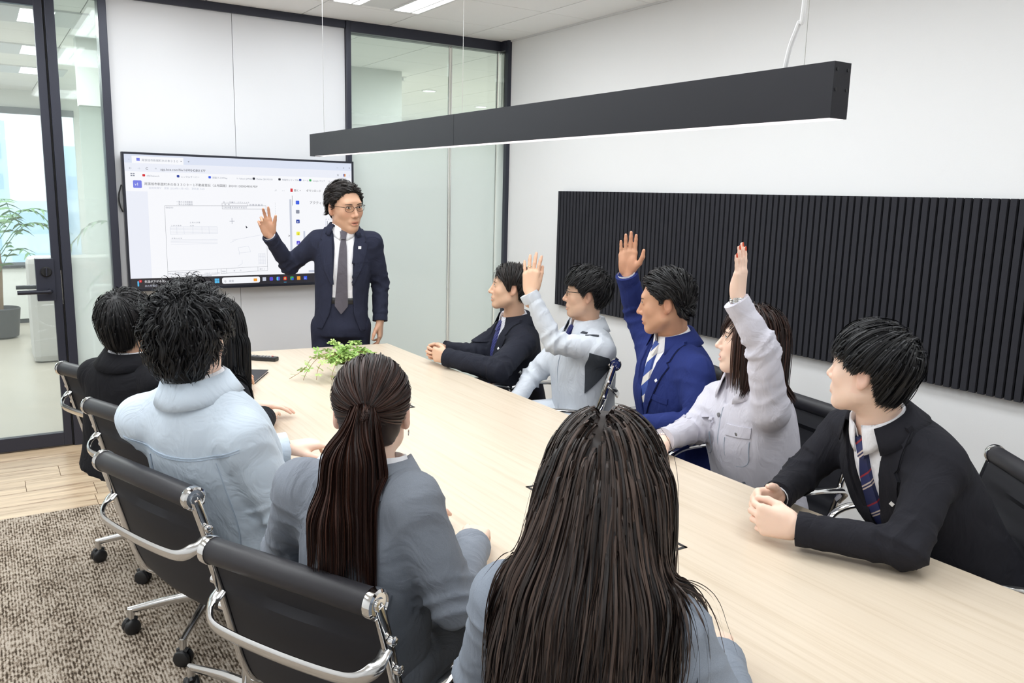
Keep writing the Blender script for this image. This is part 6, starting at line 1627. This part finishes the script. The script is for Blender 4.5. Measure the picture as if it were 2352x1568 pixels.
P['l1'] = person('', dict(
    pelvis=(0.40, 3.36, 0.50), neck=(0.430, 3.31, 0.932), head=(0.432, 3.30, 1.055), shL=(0.325, 3.42, 0.855), shR=(0.495, 3.16, 0.850),
    elL=(0.52, 3.56, 0.74), wrL=(0.78, 3.56, 0.772), elR=(0.62, 3.17, 0.74), wrR=(0.82, 3.38, 0.772),
    hdir=48, hscale=0.98, top='suit', top_mat='suit_jet', skin='skin_warm', h=0.009, vneck=0.30, collar=True, hh=0.005, face=True, hair=HAIR['bob'], hair_mat='hair_black', thigh=0.38, female=True))
P['l2'] = person('', dict(
    female=True, pelvis=(0.50, 2.86, 0.50), neck=(0.648, 2.85, 0.945), head=(0.655, 2.85, 1.078), shL=(0.575, 2.99, 0.885), shR=(0.655, 2.715, 0.880),
    elL=(0.64, 3.09, 0.755), wrL=(0.775, 3.02, 0.772), elR=(0.715, 2.665, 0.755), wrR=(0.778, 2.80, 0.772),
    hdir=62, hscale=0.93, top='blouse', top_name='blouse', top_mat='blouse_black', skin='skin_fair', h=0.009, arm=(0.056, 0.050, 0.042), vneck=0.06, vwid=0.045, shirt_mat='blouse_black', hh=0.005,
    handR=dict(dir=(0.50, 0.86, -0.03), palm=(0, 0, -1), curl=[(0.15, 0.3, 0.2)]*4, thumb=(0.5, 0.4, 0.2), fa=0.07), handL=dict(dir=(0.85, -0.3, -0.03), palm=(0, 0, -1), curl=[(0.15, 0.3, 0.2)]*4, fa=0.07),
    hair=HAIR['straight'], hair_mat='hair_jet', thigh=0.38, trousers='trouser_black'))
P['l3'] = person('', dict(
    pelvis=(0.535, 2.25, 0.54), neck=(0.444, 2.196, 1.060), head=(0.432, 2.20, 1.172), shL=(0.325, 2.315, 0.950), shR=(0.525, 2.058, 0.938),
    elL=(0.46, 2.46, 0.76), wrL=(0.74, 2.44, 0.772), elR=(0.615, 2.035, 0.735), wrR=(0.80, 2.19, 0.772),
    hdir=58, hscale=0.97, top='work', top_mat='work_blue', trousers='work_blue', skin='skin_fair', h=0.007, bulk=1.04, arm=(0.060, 0.056, 0.046), vneck=0.06, vwid=0.05, collar=True, shirt=True, fold=1.0, hh=0.0045,
    hair=HAIR['curly'], hair_mat='hair_jet', glasses='glasses_gold', thigh=0.36))
P['l4'] = person('', dict(
    female=True, pelvis=(0.62, 1.54, 0.52), neck=(0.632, 1.495, 1.005), head=(0.648, 1.53, 1.120), shL=(0.522, 1.600, 0.955), shR=(0.668, 1.385, 0.968),
    elL=(0.53, 1.74, 0.76), wrL=(0.80, 1.78, 0.772), elR=(0.735, 1.335, 0.765), wrR=(0.88, 1.52, 0.772),
    hdir=61, hpitch=-4, hscale=0.90, top='suit', lapel_shade_mat='seam_grey', top_mat='suit_grey', trousers='suit_grey', skin='skin_fair', h=0.0065, bulk=1.0, arm=(0.056, 0.051, 0.042), vneck=0.28, vwid=0.05, collar=True, hh=0.0045,
    hair=HAIR['pony'], hair_mat='hair_brown', thigh=0.36))
P['l5'] = person('', dict(
    female=True, pelvis=(0.70, 0.87, 0.52), neck=(0.735, 0.895, 1.000), head=(0.772, 0.93, 1.125), shL=(0.650, 1.005, 0.940), shR=(0.783, 0.785, 0.952),
    elL=(0.68, 1.12, 0.735), wrL=(0.93, 1.10, 0.772), elR=(0.86, 0.715, 0.775), wrR=(1.02, 0.90, 0.772),
    hdir=47, hpitch=-6, hscale=0.92, top='suit', lapel_shade_mat='seam_grey', top_mat='suit_greyblue', trousers='suit_greyblue', skin='skin_fair', h=0.0065, arm=(0.056, 0.051, 0.042), vneck=0.28, vwid=0.05, collar=True, hh=0.0045,
    hair=HAIR['longwave'], hair_mat='hair_long', thigh=0.36))
LAB = dict(presenter='man in dark navy suit and glasses standing by the screen, pointing at it',
    r1='man in dark suit with clasped hands sitting next to the frosted glass',
    r2='man in glasses and pale grey work jacket raising a hand with a ring',
    r3='man in bright navy blue suit raising his open palm',
    r4='woman in pale lilac-grey work jacket raising her arm, red nails and silver bracelet',
    r5='man in black suit with plaid tie leaning on the table, hands clasped',
    l1='person with short black hair in black suit seated nearest the glass door',
    l2='woman with long straight black hair in a black blouse, hands on the table',
    l3='man with curly black hair in pale blue work jacket, seen from behind',
    l4='woman with long brown ponytail in grey suit jacket, seen from behind',
    l5='woman with long loose wavy hair in grey suit jacket, nearest to the camera')
for k, d in P.items(): tag(d['root'], LAB[k], 'person')
mat('seam_pale', srgb(178, 192, 208), 0.9)
# ================================================================ details on the clothes and hands
def seam(d, pts, D, mt, y=0.26, wd=0.0012, off=0.0016, name='seam', org=None):
    """a stitched line on a garment: pts in torso (x, z); D projection direction"""
    pts = np.array(pts, float); t = np.linspace(0, 1, len(pts)); tt = np.linspace(0, 1, 26); X = np.stack([np.interp(tt, t, pts[:, i]) for i in (0, 1)], 1)
    X = np.stack([np.convolve(np.pad(X[:, i], 3, 'edge'), np.ones(7)/7, 'valid') for i in (0, 1)], 1)
    T = np.gradient(X, axis=0); T /= np.linalg.norm(T, axis=1, keepdims=True)+1e-9; N = np.stack([-T[:, 1], T[:, 0]], 1)*wd
    G = np.stack([X-N, X+N], 1); o = d['neck'] if org is None else org
    if org is None: Pt = d['TP'](G[..., 0], G[..., 1], y)
    else: Pt = org[0]+G[..., 0:1]*org[1]+G[..., 1:2]*org[2]
    return patch(name, d['F'], Pt, D, off, mt, d['jac'], 0.001)
def side_patch(d, c, sg, off, mt, name):
    """panel on the flank: c corners as (forward, up) from the neck; sg -1 = left side"""
    g = quadgrid(*c, 12, 12); Pt = d['neck']+g[..., 0:1]*d['f']+g[..., 1:2]*d['u']+sg*0.30*d['r']
    return patch(name, d['F'], Pt, -sg*d['r'], off, mt, d['jac'], 0.004)
def stud(d, x, z, rad, mt, D, y=0.26, name='button'):
    Pt, hit = d['F'].project(d['TP'](np.array([x]), np.array([z]), y), D)
    M = Vector(-np.asarray(D)).to_track_quat('Z', 'Y').to_matrix()
    return link(MB().lathe([(0, -0.003), (rad, -0.003), (rad, 0.002), (rad*0.6, 0.0035), (0, 0.0035)], n=14, M=M).mesh(name, mt, smooth=True), name, d['jac'], Pt[0])
d = P['r2']
side_patch(d, ((0.085, -0.10), (0.00, -0.125), (-0.03, -0.18), (0.080, -0.29)), -1, 0.003, 'panel_dark', 'side_panel')
o = (d['neck']-d['r']*0.145+d['u']*0.12, d['f'], d['r'])
seam(d, [(0.02, -0.02), (0.05, 0.0), (0.075, 0.012)], -d['u'], 'panel_dark', wd=0.006, org=o, off=0.003, name='shoulder_mark')
o = (d['neck']-d['r']*0.085+d['u']*0.12, d['f'], d['r']); seam(d, [(0.05, -0.025), (0.07, 0.02)], -d['u'], 'panel_dark', wd=0.004, org=o, off=0.003, name='shoulder_mark')
seam(d, [(0.0, -0.09), (0.0, -0.40)], -d['f'], 'seam')
def on_hand(d, sd, pts): W, B, tips, sc = d['hand'][sd]; return [tuple(np.array(p)*sc@B.T*np.array((1, 1, 1))+W) for p in pts]
def hand_ring(d, sd, c, axis_y, rad, tube, mt, name, flat=1.0):
    W, B, tips, sc = d['hand'][sd]; ps = []
    for k in range(21):
        a = 2*math.pi*k/20; q = np.array((c[0]+rad*math.cos(a), c[1]+0.0*a, c[2]+rad*flat*math.sin(a))); q = q*np.array((1 if True else -1, 1, 1)); ps.append(tuple(B@(q*sc)+W))
    return link(MB().tube(ps, tube, 8, caps=False).mesh(name, mt, smooth=True), name, d['root'])
hand_ring(P['r2'], 'L', (-0.0115, 0.112, 0.004), 1, 0.0098, 0.0016, 'ring_gold', 'ring')
d = P['r4']
for k, yy in enumerate((0.004, 0.010, 0.016)): hand_ring(d, 'L', (0.002, yy-0.012, 0.0), 1, 0.026, 0.0030, 'jewel', 'bracelet', 0.92)
W, B, tips, sc = d['hand']['L']
for (p, q, dr, nr, rad) in tips:
    c = (p+(q-p)*0.75)-nr*rad*0.75; w = np.cross(dr, nr)
    vs = []
    for i, t in enumerate(np.linspace(-0.004, 0.010, 6)):
        for j, a in enumerate(np.linspace(-1, 1, 5)): vs.append(tuple(B@((c+dr*t+w*a*0.0046*(1 if i < 4 else (0.85, 0.45)[i-4])-nr*(0.0022*(1-a*a)))*sc)+W))
    fs = [(i*5+j, i*5+j+1, (i+1)*5+j+1, (i+1)*5+j) for i in range(5) for j in range(4)]
    link(np_mesh('fingernail', np.array(vs), np.array(fs), 'nail_red'), 'fingernail', d['root'])
hand_ring(d, 'R', (0.0, -0.006, 0.0), 1, 0.026, 0.0035, 'jewel', 'watch', 0.9)
for sg in (-1, 1):      # chest pockets with flap and stud, slant pocket
    x0 = sg*0.085
    d['tpatch']('pocket_flap', d['F'], ((x0-0.045, -0.115), (x0+0.045, -0.115), (x0+0.045, -0.150), (x0-0.045, -0.150)), 8, 5, 0.0035, 'work_lilac', d['jac'])
    stud(d, x0, -0.142, 0.008, 'button_metal', -d['f'])
    seam(d, [(x0-0.045, -0.15), (x0-0.045, -0.25), (x0+0.045, -0.25), (x0+0.045, -0.15)], -d['f'], 'seam', wd=0.0010)
    seam(d, [(sg*0.10, -0.30), (sg*0.13, -0.42)], -d['f'], 'seam_grey', wd=0.004, off=0.001, name='pocket_opening')
seam(d, [(0.0, -0.06), (0.0, -0.42)], -d['f'], 'seam')
stud(d, 0.012, -0.10, 0.008, 'button_metal', -d['f'])
# backs of the left-hand row
d = P['l3']; bk = d['f']
seam(d, [(-0.19, -0.115), (-0.09, -0.150), (0.0, -0.160), (0.10, -0.150), (0.20, -0.115)], bk, 'seam_pale', y=-0.30, wd=0.0014)
seam(d, [(-0.19, -0.121), (-0.09, -0.156), (0.0, -0.166), (0.10, -0.156), (0.20, -0.121)], bk, 'seam_pale', y=-0.30, wd=0.0008)
for sg in (-1, 1):
    seam(d, [(sg*0.105, -0.155), (sg*0.115, -0.25), (sg*0.125, -0.36), (sg*0.12, -0.42)], bk, 'seam_pale', y=-0.30)
for key, sm in (('l4', 'seam_grey'), ('l5', 'seam_grey')):
    d = P[key]; bk = d['f']
    seam(d, [(0.0, -0.06), (0.0, -0.2), (0.0, -0.45)], bk, sm, y=-0.30, wd=0.0009)
    for sg in (-1, 1):
        seam(d, [(sg*0.112, -0.20), (sg*0.098, -0.28), (sg*0.09, -0.45)], bk, sm, y=-0.30, wd=0.0009)
# hair tie, earring
d = P['l4']; ps = []
for k in range(17):
    a = 2*math.pi*k/16; ps.append(tuple(d['toW'](np.array([[0.021*math.cos(a), -0.118-0.004*math.sin(a), 0.018+0.021*math.sin(a)]]))[0]))
link(MB().tube(ps, 0.006, 8, caps=False).mesh('hair_tie', 'hair_brown', smooth=True), 'hair_tie', d['hair'])
ps = []
for k in range(13):
    a = 2*math.pi*k/12; ps.append(tuple(d['toW'](np.array([[0.083, -0.010+0.006*math.cos(a), -0.050+0.006*math.sin(a)]]))[0]))
link(MB().tube(ps, 0.0012, 6, caps=False).mesh('earring', 'jewel', smooth=True), 'earring', d['root'])
# gathered cuffs of the black blouse
d = P['l2']
for sd in 'LR':
    el, wr = d['J']['el'+sd], d['J']['wr'+sd]; dd = nrm(wr-el); pr = []
    for k in range(9): pr.append((0.036+0.005*math.sin(k*2.4), -0.045+k*0.007))
    link(MB().tube([tuple(wr+dd*z) for r_, z in pr], [r_ for r_, z in pr], 18, caps=False).mesh('gathered_cuff', 'blouse_black', smooth=True), 'gathered_cuff', d['jac'])
